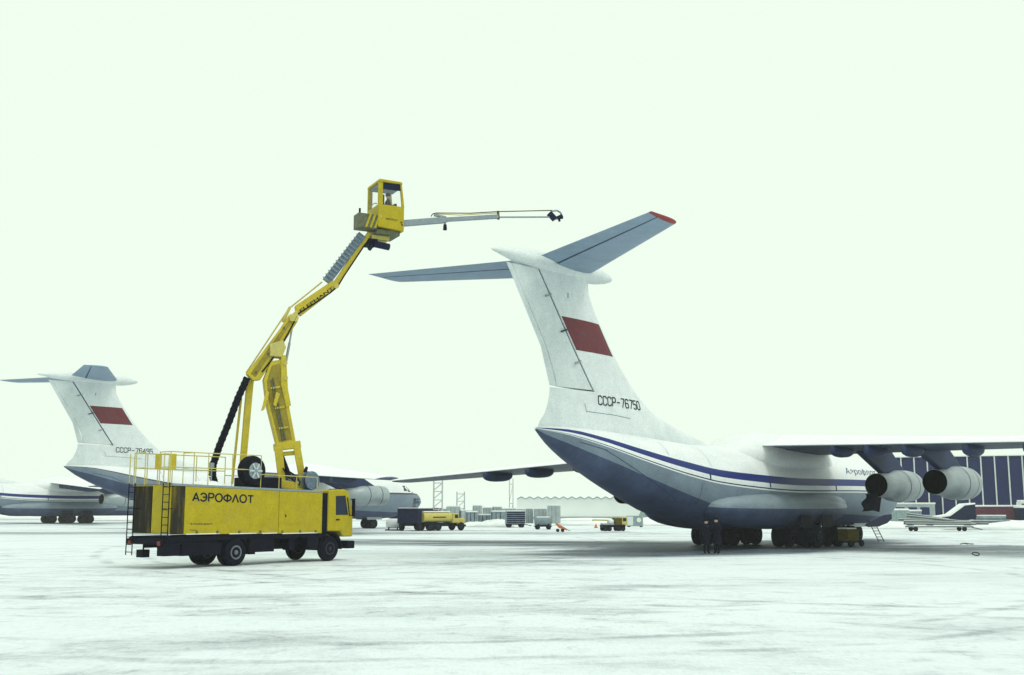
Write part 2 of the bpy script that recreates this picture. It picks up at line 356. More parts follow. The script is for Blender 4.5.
def fin_half(X, z):
    a, b = finLE(z), finTE(z); tr = 0.10 if z < 8 else 0.094
    return tr * (b - a) * af((X - a) / (b - a))
LE_W = lambda Y: 14.2 + (Y - 2.4) * 0.5
TE_W = lambda Y: float(np.interp(Y, [0, 2.4, 9.5, 25.2], [23.6, 23.8, 25.0, 28.4]))
Z_W = lambda Y: 5.86 - (Y - 2.4) * 0.051           # trailing-edge height
def sec_pts(le, te, c0, c1, tr, n=8):
    ch = te - le
    cs = [c0 + (c1 - c0) * (1 - math.cos(math.pi * i / n)) / 2 for i in range(n + 1)]
    up = [(le + c * ch, tr * ch * af(c) + (0.004 if c > .98 else 0)) for c in cs]
    dn = [(le + c * ch, -tr * ch * af(c)) for c in reversed(cs)]
    return up + dn[(1 if c1 < 1 and False else 0):]

def tyre_mesh(r, wd):
    prof = [(-wd / 2, r * 0.55), (-wd / 2, r * 0.80), (-wd * 0.42, r * 0.94), (-wd * 0.25, r), (wd * 0.25, r), (wd * 0.42, r * 0.94), (wd / 2, r * 0.80), (wd / 2, r * 0.55)]
    return MB().lathe(prof, (0, 0, 0), (0, 1, 0), 24, cap=True)
def rim_mesh(r, wd):
    h = [(wd * 0.52, r * 0.52), (wd * 0.56, r * 0.46), (wd * 0.50, r * 0.40), (wd * 0.47, r * 0.18), (wd * 0.60, r * 0.15), (wd * 0.60, 0.02)]
    return MB().lathe([(-a, b) for a, b in reversed(h)] + h, (0, 0, 0), (0, 1, 0), 16)
WHEELS = {}
def wheel(parent, loc, r, wd, key, tm='rubber', rm='rim_dark', name='wheel', lean=None):
    if key not in WHEELS:
        a = tyre_mesh(r, wd).build(name, tm, parent, smooth=True); b = rim_mesh(r, wd).build('rim', rm, a, smooth=True); WHEELS[key] = (a, b)
    else:
        a = share(WHEELS[key][0], name, parent); b = share(WHEELS[key][1], 'rim', a)
    a.location = loc; a.rotation_euler = (0, random.uniform(0, 6), 0)
    if lean: a.rotation_euler = lean
    return a

# registration numerals: octagonal strokes on a 4 x 7 grid
def stroke_glyph(ch):
    G = {'C': [[(4, 5.6), (4, 6.2), (3.2, 7), (0.8, 7), (0, 6.2), (0, 0.8), (0.8, 0), (3.2, 0), (4, 0.8), (4, 1.4)]],
         'P': [[(0, 0), (0, 7), (3.2, 7), (4, 6.2), (4, 4.0), (3.2, 3.2), (0, 3.2)]], '-': [[(0.4, 3.4), (3.6, 3.4)]],
         '7': [[(0, 7), (4, 7), (4, 6.2), (1.5, 0)]], '0': [[(0.8, 0), (0, 0.8), (0, 6.2), (0.8, 7), (3.2, 7), (4, 6.2), (4, 0.8), (3.2, 0), (0.8, 0)]],
         '6': [[(4, 5.8), (4, 6.2), (3.2, 7), (0.8, 7), (0, 6.2), (0, 0.8), (0.8, 0), (3.2, 0), (4, 0.8), (4, 3), (3.2, 3.8), (0, 3.8)]],
         '5': [[(4, 7), (0, 7), (0, 4), (3.2, 4), (4, 3.2), (4, 0.8), (3.2, 0), (0.8, 0), (0, 0.8)]],
         '4': [[(3.1, 0), (3.1, 7), (0, 2.2), (4, 2.2)]], '9': [[(4, 3.6), (0.8, 3.6), (0, 4.4), (0, 6.2), (0.8, 7), (3.2, 7), (4, 6.2), (4, 0.8), (3.2, 0), (0, 0)]]}
    return G[ch]
def strokes(text, fn, m, parent, wd=0.95):
    mb = MB(); adv = 5.7; tot = adv * len(text) - 1.7
    for k, ch in enumerate(text):
        for pl in stroke_glyph(ch):
            for (x0, y0), (x1, y1) in zip(pl[:-1], pl[1:]):
                l = math.hypot(x1 - x0, y1 - y0); dx, dy = (x1 - x0) / l, (y1 - y0) / l; h = wd / 2; e = 0.28
                q = [(x0 - dx*e - dy*h, y0 - dy*e + dx*h), (x0 - dx*e + dy*h, y0 - dy*e - dx*h), (x1 + dx*e + dy*h, y1 + dy*e - dx*h), (x1 + dx*e - dy*h, y1 + dy*e + dx*h)]
                mb.add([fn((k * adv + a) / tot, b / 7) for a, b in q], [(0, 1, 2, 3)])
    return mb.build('registration', m, parent, fixn=False)

def aircraft(label, px, py, hd, roll, reg, title=True, thin=False):
    root = thing('cargo_aircraft', label, 'aircraft', (px, py, 0), hd, 'four-engined T-tailed cargo jets parked in a row')
    cr, sr = math.cos(roll), math.sin(roll)
    def xf(p):                       # (aft X, starboard Y, Z) -> local, with a slight list
        x, y, z = 20 - p[0], -p[1], p[2]
        z0 = 7.0; return (x, y * cr - (z - z0) * sr, z0 + y * sr + (z - z0) * cr)
    def xg(p): return (20 - p[0], -p[1], p[2])
    P = lambda mb, name, m, smooth=True, parent=root, angle=40: mb.build(name, m, parent, smooth=smooth, xf=xf, angle=angle)
    # ---- fuselage: one skin, paint bands and painted underside shade as exact edge loops
    Xs = [-0.9, -0.75, -0.5, -0.2, 0.2, 0.6, 1, 1.6, 2.2, 2.9, 3.6, 4.4, 5.2] + [6.5 + i * 1.5 for i in range(15)] + [28.5, 29.2, 30, 31, 32, 33, 34, 35, 36, 37, 38, 39, 40, 40.8, 41.6, 42.2, 42.8, 43.2, 43.4]
    rings = []
    for X in Xs:
        zt, zb, zc = zt_(X), zb_(X), zc_(X); s = zs_(X); k = float(np.interp(X, [-0.9, 2, 24, 33, 41, 43.4], [0.2, 1, 1, 0.85, 0.42, 0.06]))
        lim = lambda z: min(max(z, zb + 0.02), zt - 0.005)
        lv = [s + 0.22 * k, s - 0.22 * k, s - 0.50 * k, s - 0.575 * k, s - 0.66 * k]
        if thin: lv = [s + .09 * k, s - .09 * k, s - .10 * k, s - .11 * k, s - .12 * k]
        bq = float(np.interp(X, [-0.9, 4, 12, 24, 29, 33, 38, 42, 43.4], [.1, .25, .36, .40, .45, .52, .55, .5, .3]))
        lv.append(zb + (lv[4] - zb) * bq)
        ang = lambda z: math.acos(max(-1, min(1, (lim(z) - zc) / ((zt - zc) if lim(z) > zc else (zc - zb)))))
        A = [0] + [ang(z) for z in lv] + [math.pi]; cnt = [8, 2, 2, 1, 2, 5, 7]; th = []
        for i, n in enumerate(cnt): th += [A[i] + (A[i + 1] - A[i]) * j / n for j in range(n)]
        th.append(math.pi)
        sq = float(np.interp(X, [28, 33, 41, 43.4], [1.0, .72, .75, 1.0]))
        pt = lambda t: (hw_(X) * (max(0.0, math.sin(t)) ** (sq if math.cos(t) < 0 else 1.0)), zc + math.cos(t) * ((zt - zc) if math.cos(t) > 0 else (zc - zb)))
        right = [pt(t) for t in th]
        ring = [(X, y, z) for y, z in right] + [(X, -y, z) for y, z in reversed(right[1:-1])]
        rings.append(ring)
    hm = [0] * 8 + [1] * 2 + ([3] * 5 if thin else [0] * 2 + [2] + [0] * 2) + [3] * 5 + [4] * 7  # last index: shade painted onto the lower hull
    fus = MB().loft(rings, mis=hm + hm[::-1]); P(fus, 'fuselage', ['white_paint', 'line_brown' if thin else 'stripe_blue', 'line_blue', 'belly_grey', 'belly_shade'], angle=50)
    fo = root.children[-1] if root.children else root
    # cockpit panes, navigator glazing, chin radome
    for sg in (1, -1):
        for (x0, x1, z0, z1) in ((1.35, 1.95, 4.02, 4.55), (2.05, 2.75, 4.15, 4.75), (2.85, 3.6, 4.25, 4.85)):
            q = [(x0, z0), (x1, z0), (x1, z1), (x0 + .12, z1)]
            P(MB().add([(x, sg * (fus_half(x, z) + 0.015), z) for x, z in q], [(0, 1, 2, 3)]), 'cockpit_pane', 'glass_dark', False)
        for (x0, x1) in ((-0.35, 0.25), (0.32, 0.95), (1.02, 1.7)):
            for (z0, z1) in ((2.35, 2.85), (2.9, 3.4)):
                q = [(x0, max(z0, zb_(x0) + .12)), (x1, z0), (x1, z1), (x0, z1)]
                P(MB().add([(x, sg * (fus_half(x, z) + 0.015), z) for x, z in q], [(0, 1, 2, 3)]), 'nose_pane', 'glass_dark', False)
    rr = []
    for t in [i / 12 for i in range(13)]:
        a = math.pi * t; X = 2.6 - 1.9 * math.cos(a); s = math.sin(a) ** 0.7 + 0.01
        rr.append([(X, 1.15 * s * math.cos(b), 1.75 + 0.75 * s * math.sin(b)) for b in [2 * math.pi * i / 16 for i in range(16)]])
    P(MB().loft(rr), 'chin_radome', 'dark_blue')
    # gear sponsons on both sides, lower halves coloured as in shade, and keel pod
    for sg in (1, -1):
        rr = []
        for t in [i / 22 for i in range(23)]:
            a = math.pi * t; X = 21.8 - 8.9 * math.cos(a); s = math.sin(a) ** 0.66 + 0.005
            rr.append([(X, sg * (1.75 + 1.65 * s * math.cos(b)), 2.36 + (0.80 if math.sin(b) > 0 else 1.33) * s * math.sin(b)) for b in [2 * math.pi * i / 24 - .12 for i in range(24)]])
        P(MB().loft(rr, mis=[0] * 11 + [1] * 13), 'gear_fairing', ['fairing_grey', 'belly_shade'])
        rr = []
        for t in [i / 14 for i in range(15)]:
            a = math.pi * t; X = 17.2 - 3.6 * math.cos(a); s = math.sin(a) ** 0.7 + 0.005
            rr.append([(X, sg * (2.3 + 0.75 * s * math.cos(b)), 2.55 + 0.62 * s * math.sin(b)) for b in [2 * math.pi * i / 20 for i in range(20)]])
        P(MB().loft(rr), 'side_blister', 'fairing_grey')
    # wing centre fairing on the spine
    rr = []
    for t in [i / 24 for i in range(25)]:
        X = 11.0 + 16.2 * t; s = float(np.interp(t, [0, .06, .15, .3, .7, .85, .95, 1], [0.02, .35, .75, 1, 1, .72, .32, .03]))
        rr.append([(X, (2.05 * s + 0.25) * math.cos(b) * (abs(math.cos(b)) ** -0.25 if abs(math.cos(b)) > .05 else 1), 5.15 + (1.78 * s if math.sin(b) > 0 else 0.9 * s) * math.sin(b)) for b in [2 * math.pi * i / 28 for i in range(28)]])
    P(MB().loft(rr), 'wing_fairing', 'white_paint')
    # ---- fin, rudder, tab
    zs1 = [5.35, 5.7, 6.05, 6.4, 6.8, 7.2, 7.6, 7.95, 8.08]
    mb = MB().loft([[(x, y, z) for x, y in sec_pts(finLE(z), finTE(z), 0, 1, 0.10 if z < 8 else 0.094, 12)] for z in zs1])
    zs2 = [8.08, 8.8, 9.6, 10.5, 11.4, 12.3, 13.1, 13.75, 13.95]
    ch = lambda z: (fin_hinge(z) - 0.09 - finLE(z)) / (finTE(z) - finLE(z))
    mb.loft([[(x, y, z + (0.001 if z == 8.08 else 0)) for x, y in sec_pts(finLE(z), finTE(z), 0, ch(z), 0.094, 12)] for z in zs2])
    P(mb, 'fin', 'frost_paint', angle=30)
    cr_ = lambda z: (fin_hinge(z) + 0.05 - finLE(z)) / (finTE(z) - finLE(z))
    ct_ = lambda z: 1 - (1 - cr_(z)) * 0.16
    zr = [8.16, 9, 10, 11, 12, 13, 13.72]
    rud = P(MB().loft([[(x, y, z) for x, y in sec_pts(finLE(z), finTE(z), cr_(z), ct_(z) - 0.004, 0.094, 6)] for z in zr]), 'rudder', 'rudder_paint', angle=30)
    tabo = MB().loft([[(x, y, z) for x, y in sec_pts(finLE(z), finTE(z), ct_(z) + 0.002, 1, 0.094, 3)] for z in [8.17, 10, 12, 13.71]]).build('rudder_tab', 'rudder_paint', rud, xf=xf)
    P(MB().loft([[(x, y, z) for x, y in sec_pts(finLE(z), finTE(z), ch(z) - 0.006, cr_(z) + 0.006, 0.070, 2)] for z in zr]), 'hinge_gap', 'line_blue', False)
    for z in (9.55, 11.0, 12.6):
        for sg in (1, -1):
            x = fin_hinge(z); y = fin_half(x, z)
            P(MB().beam((x - 0.12, sg * (y + .02), z), (x + 0.38, sg * (y + 0.04), z - 0.16), 0.05, 0.08, (0, 1, 0)), 'hinge_fairing', 'steel' if z != 11.0 else 'line_blue', False)
    for sg in (1, -1):
        vs, fs = [], []; nx, nz = 8, 4
        for j in range(nz + 1):
            for i in range(nx + 1):
                z = 10.07 + (11.63 - 10.07) * j / nz; xl = fin_hinge(z) - 0.16; xr_ = xl - 3.28; x = xl + (xr_ - xl) * i / nx
                vs.append((x, sg * (fin_half(x, z) + 0.012), z))
        for j in range(nz):
            for i in range(nx): a = j * (nx + 1) + i; fs.append((a, a + 1, a + nx + 2, a + nx + 1))
        P(MB().add(vs, fs), 'flag_panel', 'flag_red', False)
        def regf(a, b, sg=sg):
            X = (38.6 - 3.75 * a) if sg > 0 else (34.85 + 3.75 * a); z = 7.47 + (-.03 * a if sg > 0 else 0) + 0.44 * b
            return xf((X, sg * (fin_half(X, z) + 0.02), z))
        strokes(reg, regf, 'letter_dark', root)
    # ---- bullet and tailplane
    bl = [(36.55, 0.03), (36.75, 0.17), (37.2, 0.32), (38, 0.47), (39, 0.55), (42, 0.55), (43.4, 0.50), (44.6, 0.36), (45.6, 0.19), (46.3, 0.07), (46.42, 0.02)]
    P(MB().loft([[(x, r * math.cos(b), 14.2 - (x - 41) * 0.008 + r * 0.95 * math.sin(b)) for b in [2 * math.pi * i / 20 for i in range(20)]] for x, r in bl]), 'tail_bullet', 'frost_paint')
    for sg in (1, -1):
        le = lambda Y: 38.9 + (Y - 0.4) * 0.66; te = lambda Y: 43.45 + (Y - 0.4) * 0.372
        YT = 8.5 if sg > 0 else 8.0
        Ys = [0.3, 2, 4, 6, YT]
        S = lambda c0, c1, Y, n: [(x, sg * Y, 14.22 + z) for x, z in sec_pts(le(Y), te(Y), c0, c1, 0.095, n)]
        P(MB().loft([S(0, 0.67, Y, 8) for Y in Ys]), 'tailplane', 'under_grey', angle=30)
        P(MB().loft([S(0.71, 1, Y, 4) for Y in [0.7, 3, 6, YT]]), 'elevator', 'under_grey', angle=30)
        P(MB().loft([[(x, sg * Y, 14.22 + z * .85) for x, z in sec_pts(le(Y), te(Y), 0.665, 0.715, 0.095, 2)] for Y in [0.6, 4, YT - .05]]), 'hinge_gap', 'line_blue', False)
        P(MB().loft([[(x, sg * Y, 14.22 + z) for x, z in sec_pts(le(YT) + k, te(YT) + d, 0, 1, t, 8)] for Y, k, d, t in ((YT + .01, 0, 0, .095), (YT + .1, .1, .06, .085), (YT + .19, .35, .08, .05), (YT + .22, .6, .04, .02))]), 'tailplane_tip', 'tip_red' if (sg > 0 and title) else 'under_grey')
    # ---- wings with flaps, ailerons, track fairings
    for sg in (1, -1):
        Ys = [0.6, 2.4, 5, 7.5, 9.5, 12, 15, 18, 21, 24, 25.0, 25.2]
        tr = lambda Y: float(np.interp(Y, [2, 10, 25], [0.125, 0.115, 0.10]))
        def S(c0, c1, Y, n, dz=0.0):
            l, t = LE_W(Y), TE_W(Y); z0 = Z_W(Y); ch_ = t - l
            if Y > 25.05: l += .5; t -= .2
            return [(x, sg * Y, z0 + 0.03 * (t - x) + z + dz + 0.02 * ch_ * math.sin(math.pi * min(1, max(0, (x - l) / ch_)))) for x, z in sec_pts(l, t, c0, c1, tr(Y), n)]
        P(MB().loft([S(0, 0.745, Y, 10) for Y in Ys]), 'wing', 'wing_grey', angle=30)
        for (a, b, nm) in ((2.5, 9.3, 'flap'), (9.5, 17.6, 'flap'), (17.8, 24.4, 'aileron')):
            n = 5; P(MB().loft([S(0.76, 1, a + (b - a) * i / n, 4) for i in range(n + 1)]), nm, 'wing_grey', angle=30)
        P(MB().loft([[(a, b, c + 0.012) for a, b, c in S(0.02, 0.985, Y, 8)[:9]] + [(a, b, c + 0.05) for a, b, c in reversed(S(0.02, 0.985, Y, 8)[:9])] for Y in [0.5, 2.3, 5, 7.5, 9.5, 12, 15, 18, 21, 24, 24.9]]), 'snow_layer', 'snow', False)
        for Y in (6.5, 8.6, 10.8, 14.2, 17.3):
            t = TE_W(Y); z0 = Z_W(Y) + 0.05; rr = []
            for u in [i / 10 for i in range(11)]:
                a = math.pi * u; X = t - 1.35 - 1.5 * math.cos(a); s = math.sin(a) ** 0.6 + 0.01
                rr.append([(X, sg * (Y + 0.30 * s * math.cos(b)), z0 - 0.30 + 0.03 * (t - X) + 0.42 * s * math.sin(b)) for b in [2 * math.pi * i / 14 for i in range(14)]])
            P(MB().loft(rr), 'flap_track_fairing', 'pylon_grey')
        # engines
        for Y, Xn in ((6.36, 17.95), (10.6, 20.15)):
            X0 = Xn - 5.9; zc = 3.55
            prof = [(0.35, 0.70), (0.05, 0.78), (0, 0.84), (0.08, 0.91), (0.4, 0.97), (1.0, 1.0), (2.6, 1.0), (3.4, 0.95), (3.9, 0.84), (4.15, 0.77), (5.0, 0.75), (5.9, 0.71), (5.91, 0.695)]
            nac = P(MB().lathe([(s, r) for s, r in prof], (X0, sg * Y, zc), (1, 0, 0), 32, cap=False), 'nacelle', 'metal_skin')
            MB().lathe([(5.9, 0.695), (5.5, 0.68), (3.6, 0.64), (3.5, 0.02)], (X0, sg * Y, zc), (1, 0, 0), 24, cap=False).build('nozzle', 'nozzle_dark', nac, smooth=True, xf=xf)
            MB().lathe([(0.36, 0.70), (0.55, 0.69), (0.56, 0.2), (0.2, 0.03)], (X0, sg * Y, zc), (1, 0, 0), 24, cap=False).build('intake', 'nozzle_dark', nac, smooth=True, xf=xf)
            for s_ in (1.02, 2.62):
                MB().lathe([(s_, 1.004), (s_ + 0.04, 1.006), (s_ + .08, 1.004)], (X0, sg * Y, zc), (1, 0, 0), 32, cap=False).build('cowl_seam', 'pylon_grey', nac, xf=xf)
            l = LE_W(Y); zw = Z_W(Y) + 0.03 * (TE_W(Y) - l)
            pr = [(X0 + 1.3, zc + 0.9), (l - 0.35, zw - 0.02), (l + 0.9, zw + .1), (l + 4.3, zw - 0.45), (X0 + 5.0, zc + 0.72)]
            mb = MB()
            n = len(pr); mb.add([(x, sg * Y - 0.2, z) for x, z in pr] + [(x, sg * Y + 0.2, z) for x, z in pr], [tuple(range(n)), tuple(range(2 * n - 1, n - 1, -1))] + [(i, (i + 1) % n, n + (i + 1) % n, n + i) for i in range(n)])
            py_ = P(mb, 'pylon', 'pylon_grey', False); bv = py_.modifiers.new('bevel', 'BEVEL'); bv.width = 0.08; bv.segments = 2
        # lettering of the airline on the fuselage side
        if title:
            def tf(a, b, sg=sg):
                X = (12.2 - 5.6 * a) if sg > 0 else (6.6 + 5.6 * a); z = 4.42 + 0.55 * b
                return xf((X, sg * (fus_half(X, z) + 0.012), z))
            text_part('Аэрофлот', tf, 'letter_blue', root, shear=0.35, bold=0.0)
        # pitot blades / small vents along the stripe
        for X, z in ((24.1, 3.62), (14.6, 3.55), (31.0, 3.95)):
            P(MB().box((X - .05, sg * (fus_half(X, z) - .02) - .03, z - .16), (X + .05, sg * (fus_half(X, z) + .0) + .03, z + .16)), 'fuselage_vent', 'line_blue', False)
    # skin seams on the upswept tail and the fin
    def seam(pts, sg, half, wd=0.03):
        mb = MB()
        for (x0, z0), (x1, z1) in zip(pts[:-1], pts[1:]):
            n = 5
            for i in range(n):
                a = (x0 + (x1 - x0) * i / n, z0 + (z1 - z0) * i / n); b = (x0 + (x1 - x0) * (i + 1) / n, z0 + (z1 - z0) * (i + 1) / n)
                l = math.hypot(b[0] - a[0], b[1] - a[1]); nx_, nz_ = -(b[1] - a[1]) / l * wd / 2, (b[0] - a[0]) / l * wd / 2
                q = [(a[0] + nx_, a[1] + nz_), (a[0] - nx_, a[1] - nz_), (b[0] - nx_, b[1] - nz_), (b[0] + nx_, b[1] + nz_)]
                mb.add([(x, sg * (half(x, z) + 0.012), z) for x, z in q], [(0, 1, 2, 3)])
        P(mb, 'panel_seam', 'pylon_grey', False)
    for sg in (1, -1):
        seam([(41.0, 5.45), (39.2, 5.1)], sg, fus_half); seam([(39.4, 5.15), (36.4, 3.9), (33.6, 2.75)], sg, fus_half)
        for X in (31.8, 28.2, 24.8): seam([(X, zb_(X) + .5), (X, zs_(X) - .75)], sg, fus_half, .025)
        for X in (34.4, 30.6): seam([(X, zs_(X) + .3), (X, zt_(X) - .35)], sg, fus_half, .02)
        seam([(39.6, 7.05), (37.5, 7.0), (36.0, 6.9)], sg, fin_half, .02); seam([(39.6, 7.05), (39.7, 7.45)], sg, fin_half, .02)
        seam([(40.9, 12.6), (40.9, 12.85)], sg, fin_half, .05)
    # ---- landing gear: two units a side, four wheels abreast; nose unit of four
    key = 'il'
    for X in (18.3, 21.3):
        for sg in (1, -1):
            yc = sg * 2.75
            MB().tube((X, yc, 0.65), (X - 0.1, yc, 2.2), 0.16, 0.2, 12).build('gear_leg', 'dark_blue', root, smooth=True, xf=xg)
            MB().tube((X, yc - 1.35, 0.65), (X, yc + 1.35, 0.65), 0.09, n=10).build('axle', 'dark_blue', root, xf=xg)
            MB().beam((X + 0.25, yc + sg * .78, 1.15), (X + 0.25, yc + sg * .72, 1.9), 1.6, 0.05, (1, 0, 0)).build('gear_door', 'black', root, xf=xg)
            for dy in (-1.22, -0.56, 0.56, 1.22):
                x, y, z = xg((X, yc + dy, 0.65)); wheel(root, (x, y, z), 0.65, 0.48, key)
    X = 7.0
    MB().tube((X, 0, 0.55), (X - .2, 0, 1.9), 0.13, n=12).build('nose_gear_leg', 'dark_blue', root, smooth=True, xf=xg)
    MB().tube((X, -0.8, 0.55), (X, 0.8, 0.55), 0.07, n=10).build('axle', 'dark_blue', root, xf=xg)
    for y in (-0.75, -0.3, 0.3, 0.75): wheel(root, xg((X, y, 0.55)), 0.55, 0.33, 'iln')
    for sg in (1, -1):
        MB().beam((X, sg * 0.95, 1.0), (X, sg * 0.8, 1.7), 2.2, 0.04, (1, 0, 0)).build('nose_gear_door', 'metal_skin', root, xf=xg)
    return root

plane1 = aircraft('near cargo jet, red flag panel high on its fin, lettered CCCP-76750', 15.793, 70.567, R(51.013), R(-1.25), 'CCCP-76750')
plane2 = aircraft('middle cargo jet, its nose and tail showing either side of the yellow truck', -24.89, 118.6, R(48.4), 0.0, 'CCCP-76495', False, True)
plane3 = aircraft('farthest cargo jet, faint, at the left edge below the other tail', -67.2, 170.0, R(48.4), 0.0, 'CCCP-76495', False)

# ------------------------------------------------------------------ de-icing truck
TH = R(53); TO = Vector((-12.18, 46.76, 0)); TF = Vector((math.cos(TH), math.sin(TH), 0)); TR = Vector((math.sin(TH), -math.cos(TH), 0))
truck = thing('deicing_truck', 'yellow aircraft de-icing truck with raised folding boom and operator cabin', 'truck', TO, TH)
TINV = (Matrix.Translation(TO) @ Matrix.Rotation(TH, 4, 'Z')).inverted()
def T(mb, name, m, parent=truck, **k): return mb.build(name, m, parent, **k)
def btop(x): return 3.215 - (x + 2.6) * 0.0245
def bbot(x): return 1.325 - (x + 2.6) * 0.0115
XB0, XB1 = -3.22, 4.66
def slab(x0, x1, y0, y1, zf0, zf1):
    vs = [(x, y, z(x)) for x in (x0, x1) for y in (y0, y1) for z in (zf0, zf1)]
    return vs, [(0, 1, 3, 2), (4, 6, 7, 5), (0, 4, 5, 1), (2, 3, 7, 6), (0, 2, 6, 4), (1, 5, 7, 3)]
vs_, fs_ = slab(XB0 + .04, XB1, -1.22, 1.22, bbot, btop); T(MB().add(vs_, fs_), 'box_body', 'yellow')
for y0, y1 in ((-1.25, -1.215), (1.215, 1.25)):
    for a, b, m in ((XB0, -2.62, 'soot'), (-2.61, 2.16, 'yellow'), (2.19, XB1 + .01, 'yellow')):
        vs_, fs_ = slab(a, b, y0, y1, lambda x: bbot(x) - .01, lambda x: btop(x) - .05); T(MB().add(vs_, fs_), 'side_panel', m, bevel=0.012)
    vs_, fs_ = slab(XB0, XB1 + .02, y0 - .01, y1 + .01, lambda x: btop(x) - .04, lambda x: btop(x) + .045); T(MB().add(vs_, fs_), 'roof_edge', 'steel')
vs_, fs_ = slab(XB0 + .05, XB1, -1.2, 1.2, lambda x: btop(x) + .004, lambda x: btop(x) + .03); T(MB().add(vs_, fs_), 'roof_deck', 'grey_tray')
for a, b, m in ((-1.2, -0.02, 'yellow'), (0.02, 1.2, 'soot')):
    T(MB().box((XB0 - .015, a, 1.36), (XB0 + .035, b, 3.18)), 'rear_door', m, bevel=0.015)
T(MB().box((XB0 - .03, -1.22, 1.29), (XB0 + .03, 1.22, 1.345)), 'rear_sill', 'steel_light')
# lettering on the right and left sides
def box_txt(a, b, sg=-1):
    x = (-2.25 + 3.02 * a) if sg < 0 else (0.77 - 3.02 * a); z = 2.61 - 0.0245 * (x + 2.25) + 0.31 * b
    return (x, sg * 1.256, z)
def arc(cx_, cy_, rx, ry, a0, a1, n=14): return [(cx_ + rx * math.cos(R(a0 + (a1 - a0) * i / n)), cy_ + ry * math.sin(R(a0 + (a1 - a0) * i / n))) for i in range(n + 1)]
SIGN = [([[(0, 0), (2.6, 7), (5.2, 0)], [(1, 2.1), (4.2, 2.1)]], 5.2), ([arc(2.2, 3.5, 2.8, 3.5, 145, -145), [(1.8, 3.5), (4.9, 3.5)]], 5.0),
        ([[(0.3, 0), (0.3, 7), (2.8, 7)] + arc(2.8, 5.15, 1.9, 1.85, 80, -80, 8) + [(2.8, 3.3), (0.3, 3.3)]], 4.8), ([arc(2.9, 3.5, 2.9, 3.5, 0, 360, 20)], 5.8),
        ([arc(3.2, 3.5, 3.2, 2.5, 0, 360, 20), [(3.2, -.2), (3.2, 7.2)]], 6.4), ([[(0, 0), (2.6, 7), (5.2, 0)]], 5.2), ([arc(2.9, 3.5, 2.9, 3.5, 0, 360, 20)], 5.8), ([[(0, 6.5), (5, 6.5)], [(2.5, 6.5), (2.5, 0)]], 5.0)]
def sign(sg):
    tot = sum(g[1] for g in SIGN) + 1.5 * 7; x_ = 0; k = 0
    for gl, wdt in SIGN:
        mb = MB()
        for pl in gl:
            for (x0, y0), (x1, y1) in zip(pl[:-1], pl[1:]):
                l = math.hypot(x1 - x0, y1 - y0); dx, dy = (x1 - x0) / l, (y1 - y0) / l; h = .68; e = .15; k += 1
                q = [(x0 - dx*e - dy*h, y0 - dy*e + dx*h), (x0 - dx*e + dy*h, y0 - dy*e - dx*h), (x1 + dx*e + dy*h, y1 + dy*e - dx*h), (x1 + dx*e - dy*h, y1 + dy*e + dx*h)]
                mb.add([(p[0], p[1] + sg * (k % 2) * .0015, p[2]) for p in [box_txt((x_ + a) / tot, b / 7, sg) for a, b in q]], [(0, 1, 2, 3)])
        mb.build('letter', 'letter_dark', truck, fixn=False); x_ += wdt + 1.5
sign(-1); sign(1)
text_part('E.Vestergaard', lambda a, b: (-2.3 + 1.02 * a, -1.256, 1.66 + 0.09 * b), 'letter_dark', truck, bold=0.01)
text_part('Elephant', lambda a, b: (-2.32 + .32 * a, -1.256, 1.44 + .06 * b), 'letter_dark', truck)
# chassis
for y in (-0.45, 0.45): T(MB().box((-3.2, y - .05, 0.78), (6.5, y + .05, 1.06)), 'frame_rail', 'black')
T(MB().box((-3.3, -1.2, 1.06), (4.7, 1.2, 1.24)), 'subframe', 'black')
T(MB().box((1.0, -1.18, 0.52), (2.05, -0.55, 1.12)), 'tool_box', 'black', bevel=.03)
T(MB().box((2.9, -1.15, 0.55), (3.2, -0.7, 1.12)), 'battery_box', 'black', bevel=.03)
T(MB().tube((3.25, 0.85, 0.82), (4.4, 0.85, 0.82), 0.3, n=16), 'fuel_tank', 'black', smooth=True)
T(MB().box((3.9, -1.2, 0.55), (4.55, -0.75, 1.12)), 'step_box', 'black', bevel=.03)
T(MB().box((-3.4, -1.15, 0.95), (-1.0, 1.15, 1.2)), 'rear_platform', 'black')
T(MB().box((-2.6, -1.17, 0.48), (-0.68, .2, 0.97)), 'heater_housing', 'black', bevel=.04)
T(MB().box((.72, -1.19, .44), (1.02, -.6, 1.12)), 'side_step', 'black')
T(MB().box((2.1, -.6, .6), (3.9, .6, 1.0)), 'gearbox', 'black', bevel=.05)
T(MB().box((-3.5, -1.2, 0.93), (-3.38, 1.2, 1.15)), 'rear_bumper', 'black', bevel=.02)
T(MB().box((-3.45, -1.2, 0.5), (-2.7, -0.75, 0.95)), 'pump_housing', 'black', bevel=.03)
T(MB().box((-3.4, 0.25, 0.42), (-3.05, 0.62, 0.72)), 'drain_bucket', 'black'); T(MB().tube((-3.22, .43, .7), (-3.22, .43, .97), .03), 'bucket_hanger', 'black')
for y in (-0.95, 0.95): T(MB().box((-3.53, y - .09, 0.9), (-3.50, y + .09, 1.06)), 'tail_lamp', 'red_lamp')
